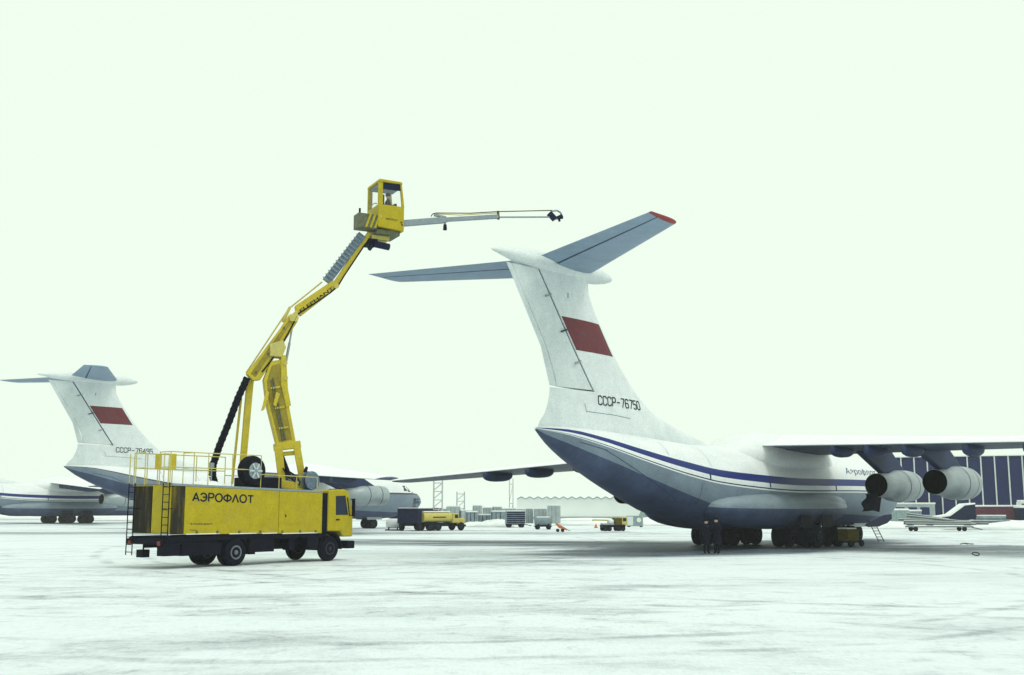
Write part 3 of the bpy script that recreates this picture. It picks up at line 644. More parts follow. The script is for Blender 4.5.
# wheels
for y in (-1.08, -0.74, 0.74, 1.08): wheel(truck, (0, y, 0.545), 0.545, 0.30, 'tr', rm='rim_grey')
for y in (-1.04, 1.04): wheel(truck, (5.25, y, 0.545), 0.545, 0.32, 'tf', rm='rim_dark')
for x in (0, 5.25): T(MB().tube((x, -0.9, 0.545), (x, 0.9, 0.545), 0.09), 'axle', 'black')
for y in (-1.0, 1.0):
    pts = [(0.68 * math.cos(a), 0, 0.545 + 0.66 * math.sin(a)) for a in [math.pi * i / 10 for i in range(11)]]
    T(MB().loft([[(x, y - .22, z), (x, y + .22, z), (x * .97, y + .22, z - .03), (x * .97, y - .22, z - .03)] for x, _, z in pts]), 'mudguard', 'black')
    pts = [(5.25 + 0.70 * math.cos(a), 0, 0.545 + 0.74 * math.sin(a)) for a in [math.pi * i / 10 for i in range(11)]]
    T(MB().loft([[(x, y - .24, z), (x, y + .24, z), (5.25 + (x - 5.25) * .95, y + .24, z - .04), (5.25 + (x - 5.25) * .95, y - .24, z - .04)] for x, _, z in pts]), 'front_mudguard', 'black')
# cab
prof = [(5.08, 1.30), (5.08, 3.02), (5.16, 3.12), (6.1, 3.16), (6.3, 3.08), (6.40, 2.92), (6.62, 2.05), (6.64, 1.05), (6.02, 1.05), (5.86, 1.30)]
cabo = T(MB().prism([(x, 0, z) for x, z in prof], (0, -1.2, 0), (0, 1.2, 0)), 'cab', 'yellow', bevel=0.06)
T(MB().box((4.68, -1.15, 1.0), (5.07, 1.15, 2.98)), 'cab_back_gap', 'black')
for sg in (-1, 1):
    q = [(5.55, 2.02), (5.52, 2.86), (6.12, 2.88), (6.30, 2.02)]
    T(MB().prism([(x, sg * 1.195, z) for x, z in q], (0, -0.012, 0), (0, 0.012, 0)), 'side_window', 'glass_dark', cabo)
    q = [(6.36, 1.98), (6.22, 2.80), (6.28, 2.80), (6.42, 1.98)]
    T(MB().prism([(x, sg * 1.2, z) for x, z in q], (0, -0.012, 0), (0, 0.012, 0)), 'window_pillar', 'black', cabo)
    d = T(MB().prism([(x, sg * 1.2, z) for x, z in ((5.45, 1.34), (5.45, 1.98), (6.42, 1.98), (6.5, 1.34))], (0, -0.008, 0), (0, 0.008, 0)), 'door', 'yellow', cabo)
    T(MB().box((5.55, sg * 1.225 - .015, 1.78), (5.75, sg * 1.225 + .015, 1.84)), 'handle', 'black', d)
    T(MB().box((6.44, sg * 1.38 - .09, 1.95), (6.50, sg * 1.38 + .09, 2.75)), 'mirror', 'black', cabo, bevel=.02)
    for z in (2.0, 2.72): T(MB().tube((6.42, sg * 1.2, z), (6.47, sg * 1.38, z), .018, n=6), 'mirror_arm', 'black', cabo)
    T(MB().box((6.66, sg * 0.85 - .14, 1.12), (6.69, sg * 0.85 + .14, 1.32)), 'headlight', 'lamp_glass', cabo)
T(MB().add([(6.415, -1.08, 2.92), (6.415, 1.08, 2.92), (6.635, 1.1, 2.06), (6.635, -1.1, 2.06)], [(0, 1, 2, 3)]), 'windscreen', 'glass_dark', cabo)
T(MB().box((6.655, -0.9, 1.4), (6.68, 0.9, 1.75)), 'grille', 'black', cabo)
T(MB().box((6.3, -1.2, 0.52), (6.78, 1.2, 0.86)), 'bumper', 'black', bevel=.04)
# ladders at both rear corners
for yc, xl, z0, z1 in ((0.88, -3.56, 0.5, 3.3), (-1.14, -3.42, 0.98, 3.3)):
    for q_ in (-.2, .2): T(MB().tube((xl, yc + q_, z1), (xl, yc + q_, 4.45), .022, n=6), 'ladder_handrail', 'yellow_pale')
    ld = T(MB().tube((xl, yc - .2, z0), (xl, yc - .2, z1), .022, n=6), 'ladder_rail', 'black')
    T(MB().tube((xl, yc + .2, z0), (xl, yc + .2, z1), .022, n=6), 'ladder_rail', 'black')
    for i in range(10):
        z = z0 + .12 + i * .29
        if z < 3.25: T(MB().tube((xl, yc - .2, z), (xl, yc + .2, z), .016, n=6), 'rung', 'black')
    for z in (1.2, 2.3, 3.15):
        for s in (-.2, .2): T(MB().tube((xl, yc + s, z), (XB0, yc + s, z), .016, n=6), 'ladder_bracket', 'black')
# roof railings
ZR = 4.5
def rail(a, b, r=.021): T(MB().tube(a, b, r, n=6), 'railing_bar', 'yellow_pale')
def post(x, y, z1=ZR): T(MB().tube((x, y, btop(x)), (x, y, z1), .021, n=6), 'railing_post', 'yellow_pale')
for y in (-1.17, 1.17):
    for x in (-3.3, -2.7, -2.2, -1.5, -0.3, 1.2): post(x, y)
    for z in (ZR, 3.9): rail((-3.3, y, z), (1.2, y, z - .0))
    for x in (2.2, 3.2, 4.4): post(x, y, 3.68)
    rail((1.2, y, 3.72), (4.4, y, 3.66))
for x in (-3.3, -2.2):
    for y in (-0.5, 0.45): post(x, y)
for z in (ZR, 3.9):
    rail((-3.3, -0.5, z), (-3.3, -1.17, z)); rail((-3.3, 0.45, z), (-3.3, 1.17, z)); rail((-2.2, -0.5, z), (-2.2, -1.17, z)); rail((-2.2, .45, z), (-2.2, 1.17, z))
for (x, y) in ((-2.7, 0.45), (-2.7, -0.5)):
    T(MB().box((x - .14, y - .02, 3.85), (x + .14, y + .02, 4.45)), 'gate_plate', 'yellow_boom')
# hose reel like a big wheel on the right edge, second reel behind the cab
rl = T(tyre_mesh(0.63, 0.46), 'hose_reel', 'rubber', smooth=True); rl.location = (0.88, -0.95, 3.86)
hub = MB().lathe([(-.25, .34), (-.27, .30), (-.24, .12), (-.29, .10), (-.29, .02)], (0, 0, 0), (0, 1, 0), 20); T(hub, 'reel_hub', 'steel', rl, smooth=True)
for i in range(6):
    a = i * math.pi / 3; T(MB().beam((.08 * math.cos(a), -.285, .08 * math.sin(a)), (.33 * math.cos(a), -.285, .33 * math.sin(a)), .07, .03, (-math.sin(a), 0, math.cos(a))), 'spoke', 'steel_light', rl)
T(MB().box((.55, -1.0, btop(.6)), (1.2, -0.85, 3.5)), 'reel_stand', 'black')
for y in (-1.05, -0.80): T(MB().lathe([(-.03, .02), (-.03, .40), (.03, .42), (.03, .02)], (4.22, y, 3.52), (0, 1, 0), 24), 'reel_flange', 'grey_tray', smooth=True)
T(MB().tube((4.22, -1.02, 3.52), (4.22, -0.83, 3.52), .3, n=18), 'hose_drum', 'black', smooth=True)
T(MB().tube((4.05, -.75, 3.9), (4.15, -.75, 4.12), .09, .06), 'beacon', 'black'); T(MB().tube((4.22, -.75, 3.75), (4.05, -.75, 3.92), .04), 'beacon_arm', 'black')
T(MB().tube((-.9, -.6, btop(-.9)), (-.9, -.6, 4.0), .03), 'work_lamp_post', 'steel'); T(MB().box((-1.0, -.68, 3.95), (-.82, -.52, 4.15)), 'work_lamp', 'steel', bevel=.02)
T(MB().box((1.4, -.9, btop(1.5)), (2.6, .8, 3.62)), 'valve_block', 'black', bevel=.03)
# snow heap left on the deck
def mound(cx, cy, rx, ry, hh, n=14, seed=0, z0=0.0):
    rnd = random.Random(seed); mb = MB(); rings = []
    for k in range(6):
        t = k / 5; r = 1 - t
        rings.append([(cx + rx * r * math.cos(a) * (1 + rnd.uniform(-.14, .14)), cy + ry * r * math.sin(a) * (1 + rnd.uniform(-.14, .14)), z0 + hh * (1 - r * r) ** 0.8 * (1 + rnd.uniform(-.15, .15))) for a in [2 * math.pi * i / n for i in range(n)]])
    return mb.loft(rings)
for a, b in ((-2.5, -.9), (-.4, 1.0), (1.3, 2.1), (2.4, 4.4)): T(MB().box((a, -1.262, bbot(b) - .005), (b, -1.235, bbot(b) + .03)), 'ice_crust', 'snow')
T(mound(-1.0, -.5, .95, .55, .22, seed=3, z0=btop(-1) + .02), 'snow_heap', 'snow', smooth=True)

# ---- boom, drawn in its own upright plane
BP0 = TO + TF * 4.15; BA = R(20); BN = Vector((math.sin(BA), -math.cos(BA), 0)); BNL = TINV.to_3x3() @ BN
def bp(u, v, off=0.0): return TINV @ on_plane(u, v, BP0, BA, off)
def plate(poly, thick, name, m, off=0.0, parent=truck, bevel=0.02):
    return T(MB().prism([bp(u, v, off) for u, v in poly], BNL * (-thick / 2), BNL * (thick / 2)), name, m, parent, bevel=bevel)
def bar(a, b, wd, th, name, m, off=0.0, parent=truck, bevel=0.02, w1=None):
    return T(MB().beam(bp(*a, off), bp(*b, off), th, wd, BNL, h1=w1), name, m, parent, bevel=bevel)
def rod(a, b, r, name, m, off=0.0, parent=truck): return T(MB().tube(bp(*a, off), bp(*b, off), r, n=10), name, m, parent, smooth=True)
tb = T(MB().lathe([(0, .75), (.12, .75), (.12, .6), (.22, .6)], (4.15, 0, btop(4.15) + .03), (0, 0, 1), 28), 'turntable', 'yellow_boom', smooth=True)
plate([(277, 480), (309, 485), (308, 489), (277, 488)], 1.0, 'turret_base', 'yellow_boom')
mast = plate([(266, 405), (263, 380), (270, 362), (281, 360), (285, 389), (295, 443), (276, 445)], 0.55, 'lower_boom', 'yellow_boom')
plate([(268, 402), (266, 382), (271, 366), (279, 364), (282, 390), (291, 440), (278, 442)], 0.58, 'boom_channel', 'yellow_dirty')
for a, b in (((271, 380), (283, 441)), ((273, 378), (285.5, 440))): rod(a, b, .03, 'hydraulic_pipe', 'mount_grey', .32)
for (u, v) in ((273, 388), (277, 408), (281, 428)): plate([(u - 3.5, v), (u + 6, v - 1.5), (u + 6.4, v + .3), (u - 3.1, v + 1.8)], .68, 'pipe_clamp', 'yellow_boom', bevel=0)
plate([(274, 444), (299, 441), (300, 448), (275, 451)], 0.75, 'boom_collar', 'yellow_boom', parent=truck)
for off in (-0.33, 0.33):
    plate([(274, 447), (282.5, 447), (286, 487), (279, 487)], 0.10, 'boom_leg', 'yellow_boom', off)
    plate([(293, 446), (300, 444), (307.5, 488), (300.5, 488)], 0.10, 'boom_leg', 'yellow_boom', off)
plate([(282, 452), (295, 451), (295, 455), (282, 456)], 0.5, 'leg_crossplate', 'yellow_boom')
rod((281, 455), (289, 476), .12, 'lift_cylinder', 'black'); rod((287, 470), (292, 486), .07, 'cylinder_rod', 'steel')
plate([(269, 345), (282, 341), (285, 348), (281, 358), (269, 357)], 0.75, 'elbow_bracket', 'yellow_pale', bevel=.03)
plate([(280, 356), (285, 356), (287, 390), (290, 406), (285, 408), (280, 385)], 0.66, 'elbow_plate', 'yellow_boom')
for (u, v) in ((285.5, 363), (286, 378)): T(MB().tube(bp(u, v, -.4), bp(u, v, .4), .09, n=12), 'pivot_pin', 'yellow_pale')
plate([(266, 391), (263, 404), (261, 411), (264, 410), (268, 399), (269, 392)], 0.12, 'lock_lever', 'yellow_boom', .36)
plate([(276, 392), (273, 405), (276, 407), (280, 394)], 0.12, 'lock_lever', 'yellow_boom', .36)
# upper boom, second section, telescope
up = plate([(246, 374), (252, 381), (260, 380), (297, 322), (297, 314), (289, 315), (279, 330)], 0.45, 'upper_boom', 'yellow_boom')
plate([(288, 317), (296, 311), (298, 319), (296, 323), (289, 322)], 0.6, 'knuckle', 'yellow_pale', bevel=.03)
sec = plate([(295, 306), (332, 281), (338, 284), (336, 289), (301, 316), (296, 313)], 0.42, 'boom_section', 'yellow_boom')
T(MB().tube(bp(336.5, 286, -.3), bp(336.5, 286, .3), .12, n=12), 'pivot_pin', 'yellow_pale')
def boom_txt(a, b):
    p0 = bp(301, 313, .215); p1 = bp(334, 289.5, .215); q0 = bp(298, 308, .215); d = (p1 - p0); e = (q0 - p0) * 0.8
    return p0 + d * a + e * (b * .62 + .16)
text_part('ELEPHANT', boom_txt, 'letter_dark', truck, bold=0.02)
plate([(250, 374), (255, 377.5), (292, 321), (290, 318)], .47, 'boom_web', 'yellow_dirty', bevel=0)
bar((334, 286), (369, 233.5), 0.24, 0.30, 'telescope_boom', 'yellow_boom', w1=.2)
bar((326.5, 281.5), (362, 235), 0.40, 0.30, 'hose_tray', 'grey_tray', .05)
for i in range(14):
    t = (i + .5) / 14; a = bp(325 + 36 * t, 281 - 46.5 * t, .23); dirv = (bp(361, 234.5, .23) - bp(325, 281, .23)).normalized(); up_ = BNL.cross(dirv)
    T(MB().beam(a - up_ * .19, a + up_ * .19, .03, .05, BNL), 'tray_link', 'crate_grey')
for a, b in (((246, 373), (289, 308.5)), ((289, 308.5), (322, 282))): rod(a, b, .035, 'level_rod', 'yellow_pale', -.1)
bar((283, 322), (290, 307), .12, .2, 'rod_bracket', 'yellow_pale', -.1)
rod((293, 323), (289.5, 343), .04, 'cylinder_rod', 'steel', .15); rod((289.5, 343), (285.5, 364), .06, 'boom_cylinder', 'steel', .15)
# black energy chain, support columns behind it
ch_pts = [(247, 378), (238, 398), (229, 422), (219, 447), (213, 465), (212.5, 476), (215, 484)]
for i, (a, b) in enumerate(zip(ch_pts[:-1], ch_pts[1:])): bar(a, b, .27, .36, 'energy_chain', 'black', .1, bevel=0)
def at_s(t):
    t *= len(ch_pts) - 1; i = min(int(t), len(ch_pts) - 2); f = t - i; return (ch_pts[i][0] * (1 - f) + ch_pts[i + 1][0] * f, ch_pts[i][1] * (1 - f) + ch_pts[i + 1][1] * f)
for i in range(24):
    a = at_s(i / 25); b = at_s(i / 25 + .014); bar(a, b, .30, .40, 'chain_link', 'rubber', .1, bevel=0)
bar((250, 381), (241, 485), .30, .34, 'support_column', 'yellow_boom', -.15, w1=.26)
bar((241, 398), (232, 484), .10, .14, 'support_strut', 'yellow_boom', -.2)

for off, pts in ((.45, [(283, 468), (287, 476), (293, 480), (299, 487)]), (.5, [(290, 472), (296, 476), (300, 482), (298, 488)]), (-.3, [(302, 470), (310, 476), (314, 484), (311, 489)]),
                 (.27, [(262, 372), (270, 362), (281, 346), (290, 330), (297, 316)]), (.24, [(298, 314), (312, 305), (330, 293), (338, 286), (344, 276), (366, 243)])):
    T(MB().path([bp(u, v, off) for u, v in pts], .035, 6), 'hydraulic_hose', 'black')
for (u, v) in ((256, 372), (268, 354), (284, 328)): T(MB().tube(bp(u, v, .2), bp(u, v, .27), .05, n=8), 'bolt', 'mount_grey')
for x in (-2.0, -1.0, 0.1, 1.2, 2.4, 3.4, 4.3):
    T(MB().box((x - .05, -1.275, bbot(x) + .02), (x + .05, -1.245, bbot(x) + .12)), 'panel_latch', 'mount_grey')
T(MB().box((2.5, -1.262, 1.65), (3.5, -1.248, 2.3)), 'access_hatch', 'yellow', bevel=.006)
T(MB().box((2.52, -1.275, 1.95), (2.58, -1.26, 2.05)), 'hatch_handle', 'black')

# ---- operator cabin
CA = R(27)
cc = on_plane(378.0, 228.5, BP0, BA, 0.55)                     # near lower edge of the cabin
CM = Matrix.Translation(cc) @ Matrix.Rotation(CA, 4, 'Z') @ Matrix.Diagonal((1.0, 1.25, 1.14, 1)); CL = TINV @ CM
def cx(p): return CL @ Vector(p)
W_, D_, H_ = 1.30, 1.25, 2.12                                  # along the wide face, deep, high
fr = lambda z: W_ - (0.0 if z < 1.1 else (z - 1.1) * 0.16)
def cab_box(a, b, name, m, parent=truck, bevel=.02): return T(MB().box(a, b), name, m, parent, xf=cx, bevel=bevel)
shell = T(MB().prism([(0, 0, 0.10), (W_, 0, 0.0), (W_, 0, 1.05), (0, 0, 1.05)], (0, 0, 0), (0, D_, 0)), 'cabin', 'yellow', xf=cx, bevel=.03)
for (x, y) in ((0, 0), (0, D_ - .1)): cab_box((x, y, 1.04), (x + .22, y + .1, 2.02), 'cabin_pillar', 'yellow', shell)
for y in (0, D_ - .1): T(MB().prism([(W_ - .1, y, 1.04), (W_, y, 1.04), (W_ - .14, y, 2.02), (W_ - .22, y, 2.02)], (0, 0, 0), (0, .1, 0)), 'cabin_pillar', 'yellow', shell, xf=cx)
T(MB().prism([(-.02, 0, 2.0), (W_ - .10, 0, 2.0), (W_ - .16, 0, 2.10), (.02, 0, 2.12)], (0, -.03, 0), (0, D_ + .03, 0)), 'cabin_roof', 'yellow', shell, xf=cx, bevel=.03)
T(MB().add([(.22, .03, 1.06), (W_ - .06, .03, 1.06), (W_ - .2, .03, 2.0), (.22, .03, 2.0)], [(0, 1, 2, 3)]), 'side_window', 'window_glass', shell, xf=cx)
T(MB().add([(.22, D_ - .03, 1.06), (W_ - .06, D_ - .03, 1.06), (W_ - .2, D_ - .03, 2.0), (.22, D_ - .03, 2.0)], [(0, 1, 2, 3)]), 'side_window', 'window_glass', shell, xf=cx)
T(MB().add([(.02, .1, 1.06), (.02, D_ - .1, 1.06), (.02, D_ - .1, 2.0), (.02, .1, 2.0)], [(0, 1, 2, 3)]), 'rear_window', 'window_glass', shell, xf=cx)
T(MB().add([(W_ - .02, .1, 1.06), (W_ - .02, D_ - .1, 1.06), (W_ - .16, D_ - .1, 2.0), (W_ - .16, .1, 2.0)], [(0, 1, 2, 3)]), 'front_window', 'window_glass', shell, xf=cx)
cab_box((.2, .02, 1.72), (W_ - .17, .05, 1.99), 'sun_visor', 'dark_blue', shell, 0)
T(MB().box((.1, .15, .2), (W_ - .1, D_ - .15, .3)), 'cabin_ceiling_lining', 'grey_tray', shell, xf=lambda p: cx((p[0], p[1], p[2] + 1.68)))
text_part('AEROFLOT', lambda a, b: cx((.36 + .62 * a, -.004, .42 - .03 * a + .09 * b)), 'letter_dark', shell, bold=.01)
for (x, z) in ((W_ - .18, .34), (W_ - .14, .24), (.1, .5)): T(MB().box((x, -.012, z), (x + .08, 0, z + .07)), 'cabin_mark', 'flag_red' if x > .5 else 'yellow_pale', shell, xf=cx)
cab_box((0.0, .1, -.18), (W_ - .15, D_ - .1, .02), 'cabin_floor', 'mount_grey')
cab_box((-.15, .35, -.36), (.75, D_ - .3, -.18), 'cabin_mount', 'yellow_pale')
cab_box((-.3, .3, -.62), (.15, D_ - .35, -.36), 'swivel_motor', 'black')
T(MB().tube((.0, .4, -.55), (.75, .4, -.62), .14, n=12), 'hydraulic_motor', 'dark_blue', xf=cx, smooth=True)
T(MB().tube((-.25, .35, -.8), (.0, .45, -.5), .10, n=12), 'hydraulic_pump', 'dark_blue', xf=cx, smooth=True)
cab_box((-.95, .05, -.02), (-.02, .6, .60), 'counterweight', 'mount_grey')
for i in range(3): T(MB().prism([(-.62 + i * .22, .04, .02), (-.52 + i * .22, .04, .02), (-.30 + i * .22, .04, .6), (-.40 + i * .22, .04, .6)], (0, -.012, 0), (0, 0, 0)), 'warning_stripe', 'yellow', xf=cx)
T(MB().tube((-.78, .3, .6), (-.78, .3, .85), .05, n=8), 'beacon', 'black', xf=cx)
T(MB().path([(-.25, .2, .62), (-.25, .2, 1.0), (-.1, .2, 1.12), (.02, .2, 1.1)], .02), 'grab_rail', 'steel', xf=cx)
T(MB().box((.42, .42, .98), (.50, .86, 1.62)), 'seat_back', 'black', shell, xf=cx, bevel=.03)
# spray arm reaching from the cabin front
AP = CM @ Vector((W_ - .02, .35, 0)); 
def sp(u, v, off=0.0): return TINV @ on_plane(u, v, AP, R(20), off)
def sbar(a, b, wd, th, name, m, off=0.0): return T(MB().beam(sp(*a, off), sp(*b, off), th, wd, BNL), name, m, bevel=.01)
arm = sbar((402, 223.5), (446, 220), .28, .26, 'spray_arm', 'steel'); sbar((444, 219.8), (498, 216.6), .20, .18, 'spray_arm_section', 'steel'); sbar((496, 217.2), (552, 217), .07, .08, 'spray_arm_tip', 'steel')
T(MB().path([sp(431, 216.5), sp(432.5, 214), sp(436, 213), sp(470, 213.2), sp(498, 211.6), sp(552, 210.4)], .025), 'spray_hose', 'brown_yellow')
sbar((434, 215), (446, 217.5), .10, .14, 'hose_bracket', 'steel'); sbar((498, 211), (498.5, 219.5), .10, .12, 'hose_clamp', 'brown_yellow')
T(MB().path([sp(436, 214), sp(460, 215), sp(498, 213)], .02), 'control_cable', 'yellow_boom')
sbar((445, 221), (445, 225), .05, .05, 'lamp_hanger', 'black'); T(MB().tube(sp(445, 224.5), sp(445, 230), .08, .10, n=10), 'spray_lamp', 'black')
sbar((549, 213), (555, 219.5), .26, .2, 'nozzle_block', 'dark_blue')
T(MB().path([sp(552, 211), sp(557, 210.5), sp(560.5, 212.5), sp(562, 216), sp(560, 218.5), sp(555, 219)], .045, 8), 'nozzle_loop', 'steel')
T(MB().tube(sp(557, 218), sp(562, 216.5), .09, .13, n=10), 'spray_nozzle', 'dark_blue'); T(MB().tube(sp(559, 218), sp(559.5, 221.5), .06, n=8), 'drip_valve', 'dark_blue')

# ------------------------------------------------------------------ people
def skin_body(name, joints, edges, radii, m, parent, M=None, sub=2):
    me = bpy.data.meshes.new(name); me.from_pydata(joints, edges, []); o = bpy.data.objects.new(name, me); C.objects.link(o)
    sk = o.modifiers.new('skin', 'SKIN'); sk.use_smooth_shade = True
    for i, r in enumerate(radii):
        v = me.skin_vertices[0].data[i]; v.radius = r if isinstance(r, tuple) else (r, r); v.use_root = (i == 0)
    sb = o.modifiers.new('sub', 'SUBSURF'); sb.levels = sub; sb.render_levels = sub
    dg = bpy.context.evaluated_depsgraph_get(); m2 = bpy.data.meshes.new_from_object(o.evaluated_get(dg))
    bpy.data.objects.remove(o); m2.materials.clear(); m2.materials.append(MATS[m])
    if M is not None: m2.transform(M)
    r = bpy.data.objects.new(name, m2); C.objects.link(r); r.parent = parent
    m2.polygons.foreach_set('use_smooth', [True] * len(m2.polygons)); return r
def ellipsoid(c, r, n=14, k=10):
    rings = []
    for j in range(k + 1):
        a = math.pi * j / k; s = max(math.sin(a), .02)
        rings.append([(c[0] + r[0] * s * math.cos(b), c[1] + r[1] * s * math.sin(b), c[2] + r[2] * math.cos(a)) for b in [2 * math.pi * i / n for i in range(n)]])
    return MB().loft(rings)
def head_parts(root, z, hat='fur', f=1.0):
    # the head faces +x
    hd = ellipsoid((0.02, 0, z), (.10, .078, .125)).build('head', 'skin', root, smooth=True)
    MB().prism([(.11, -.012, z + .02), (.11, .012, z + .02), (.14, .012, z - .03), (.14, -.012, z - .03), ], (0, 0, 0), (-.03, 0, 0)).build('nose', 'skin', hd)
    for s in (-1, 1):
        ellipsoid((.108, s * .034, z + .012), (.012, .016, .009), 8, 6).build('eye', 'black', hd)
        ellipsoid((.0, s * .080, z - .005), (.02, .012, .034), 8, 6).build('ear', 'skin', hd)
    MB().box((.108, -.025, z - .066), (.116, .025, z - .056)).build('mouth', 'flag_red', hd)
    hb = MB().lathe([(-.0, .118), (.09, .122), (.14, .09), (.16, .03)], (0.0, 0, z + .035), (0, 0, 1), 16); hb.build('fur_hat', 'coat', root, smooth=True)
    return hd
def hand(root, p, dirv, m, side):
    p = Vector(p); d = Vector(dirv).normalized(); s = Vector((1, 0, 0))
    pts = [p, p + d * .045, p + d * .085]; ed = [(0, 1), (1, 2)]; rad = [(.026, .018), (.036, .016), (.036, .014)]
    for i, l in enumerate((.055, .065, .062, .048)):
        b = p + d * .088 + s * (.030 - i * .020); k = len(pts); q = b + d * l * .55 + Vector((0, -side * .006, 0)); e = b + d * l + Vector((0, -side * .024, 0))
        pts += [b, q, e]; ed += [(2, k), (k, k + 1), (k + 1, k + 2)]; rad += [.0095, .009, .007]
    k = len(pts); pts += [p + d * .03 + s * .036, p + d * .062 + s * .056, p + d * .09 + s * .058]; ed += [(1, k), (k, k + 1), (k + 1, k + 2)]; rad += [.012, .0105, .008]
    return skin_body('hand', [tuple(x) for x in pts], ed, rad, m, root, sub=1)
def standing(label, loc, rz, hgt=1.76, arms=0.0, group=None):
    root = thing('person', label, 'person', loc, rz, group); k = hgt / 1.76
    J = [(0, 0, .95), (0, 0, 1.12), (0, 0, 1.32), (0, 0, 1.44), (0.01, 0, 1.52), (0.02, 0, 1.6)]
    E_ = [(0, 1), (1, 2), (2, 3), (3, 4), (4, 5)]; Rr = [(.17, .14), (.17, .135), (.20, .135), (.13, .09), (.06, .06), (.07, .07)]
    for s in (-1, 1):
        b = len(J); J += [(0, s * .19, 1.40), (-.02, s * .25, 1.13), (.05 + arms, s * .23, .90)]; E_ += [(3, b), (b, b + 1), (b + 1, b + 2)]; Rr += [.075, .062, .05]
        b = len(J); J += [(0, s * .10, .86), (.015, s * .11, .48), (-.01, s * .115, .10), (.10, s * .13, .05)]; E_ += [(0, b), (b, b + 1), (b + 1, b + 2), (b + 2, b + 3)]; Rr += [.11, .075, .065, (.05, .045)]
    skin_body('body', J, E_, Rr, 'coat', root, Matrix.Scale(k, 4))
    rings = []
    for z, rx, ry in ((.50, .19, .245), (.75, .185, .235), (.98, .165, .215), (1.15, .16, .21), (1.30, .155, .225), (1.42, .13, .205), (1.49, .085, .10), (1.54, .09, .10)):
        rings.append([(rx * math.cos(a) * k, ry * math.sin(a) * k, z * k) for a in [2 * math.pi * i / 18 for i in range(18)]])
    MB().loft(rings).build('overcoat', 'coat', root, smooth=True, angle=60)
    head_parts(root, 1.635 * k)
    for s in (-1, 1): hand(root, ((.055 + arms) * k, s * .23 * k, .885 * k), (.12, 0, -1), 'coat', s)
    return root
pa = ground_at(706.6, 554.0); pb = ground_at(717.2, 554.0)
standing('left one of two people in dark winter coats by the near aircraft wheels', (pa.x, pa.y, 0), R(-62), 1.74, 0.02, 'two people standing under the near aircraft')
standing('right one of two people in dark winter coats, face turned aside', (pb.x, pb.y, 0), R(-150), 1.82, 0.14, 'two people standing under the near aircraft')
# operator seated in the cabin
op = thing('person', 'operator in dark clothes sitting inside the raised yellow cabin', 'person')
op.location = CM @ Vector((.70, .62, .56)); op.rotation_euler = (0, 0, CA)
J = [(0, 0, .5), (0, 0, .72), (.02, 0, .92), (.03, 0, 1.0), (.05, 0, 1.08)]; E_ = [(0, 1), (1, 2), (2, 3), (3, 4)]; Rr = [(.16, .13), (.15, .12), (.17, .11), (.08, .07), (.055, .055)]
for s in (-1, 1):
    b = len(J); J += [(.02, s * .19, .96), (.10, s * .22, .70), (.32, s * .16, .68)]; E_ += [(2, b), (b, b + 1), (b + 1, b + 2)]; Rr += [.07, .055, .045]
    b = len(J); J += [(.05, s * .10, .46), (.36, s * .11, .46), (.38, s * .11, .10), (.46, s * .11, .06)]; E_ += [(0, b), (b, b + 1), (b + 1, b + 2), (b + 2, b + 3)]; Rr += [.10, .075, .06, .045]
skin_body('body', J, E_, Rr, 'coat', op)
hd_ = head_parts(op, 1.17)
for o_ in [c for c in op.children if c.name.startswith(('head', 'fur_hat'))]: o_.location = (.05, 0, 0)
for s in (-1, 1): hand(op, (.33, s * .16, .68), (1, 0, .1), 'coat', s)
T(MB().box((.40, .38, .30), (.85, .88, 1.0)), 'operator_seat', 'black', shell, xf=cx, bevel=.03)
T(MB().box((1.0, .4, 1.0), (1.12, .85, 1.28)), 'control_panel', 'black', shell, xf=cx, bevel=.02)

# ------------------------------------------------------------------ things round the near aircraft
g = ground_at(849, 546.5)
gpu = thing('ground_power_cart', 'small yellow-brown cart beside the near aircraft front wheels', 'cart', (g.x, g.y, 0), R(35))
MB().box((-.65, -.45, .32), (.45, .45, 1.05)).build('cart_body', 'brown_yellow', gpu, bevel=.05)
MB().box((-.60, -.40, 1.05), (.30, .40, 1.13)).build('snow_cap', 'snow', gpu, bevel=.03)
MB().box((.45, -.4, .75), (.85, .4, 1.02)).build('control_box', 'dark_blue', gpu, bevel=.03)
MB().box((-.65, -.3, .24), (.8, .3, .32)).build('cart_frame', 'black', gpu)
for x, y in ((-.4, -.42), (-.4, .42), (.75, -.35), (.75, .35)): wheel(gpu, (x, y, .2), .2, .12, 'cart')
MB().tube((.8, 0, .3), (1.45, 0, .12), .03).build('tow_bar', 'black', gpu)
# ladder to the open crew hatch
g = ground_at(881.5, 541.5); top_ = on_plane(871, 520.5, (g.x, g.y, 0), R(0), -1.0)
lad = thing('boarding_ladder', 'thin metal ladder leaning under the nose of the near aircraft', 'ladder', (g.x, g.y, 0))
tp = Vector(top_) - Vector((g.x, g.y, 0)); sv = tp.cross(Vector((0.5, .9, 0))).normalized() * .22
sv = Vector((.30, -.05, 0)) * .75
for s in (-1, 1): MB().tube(sv * s * .8, tp + sv * s * .8, .03, n=6).build('ladder_rail', 'dark_blue', lad)
for i in range(7):
    c = tp * ((i + .5) / 7); MB().tube(c - sv * .8, c + sv * .8, .022, n=6).build('rung', 'dark_blue', lad)
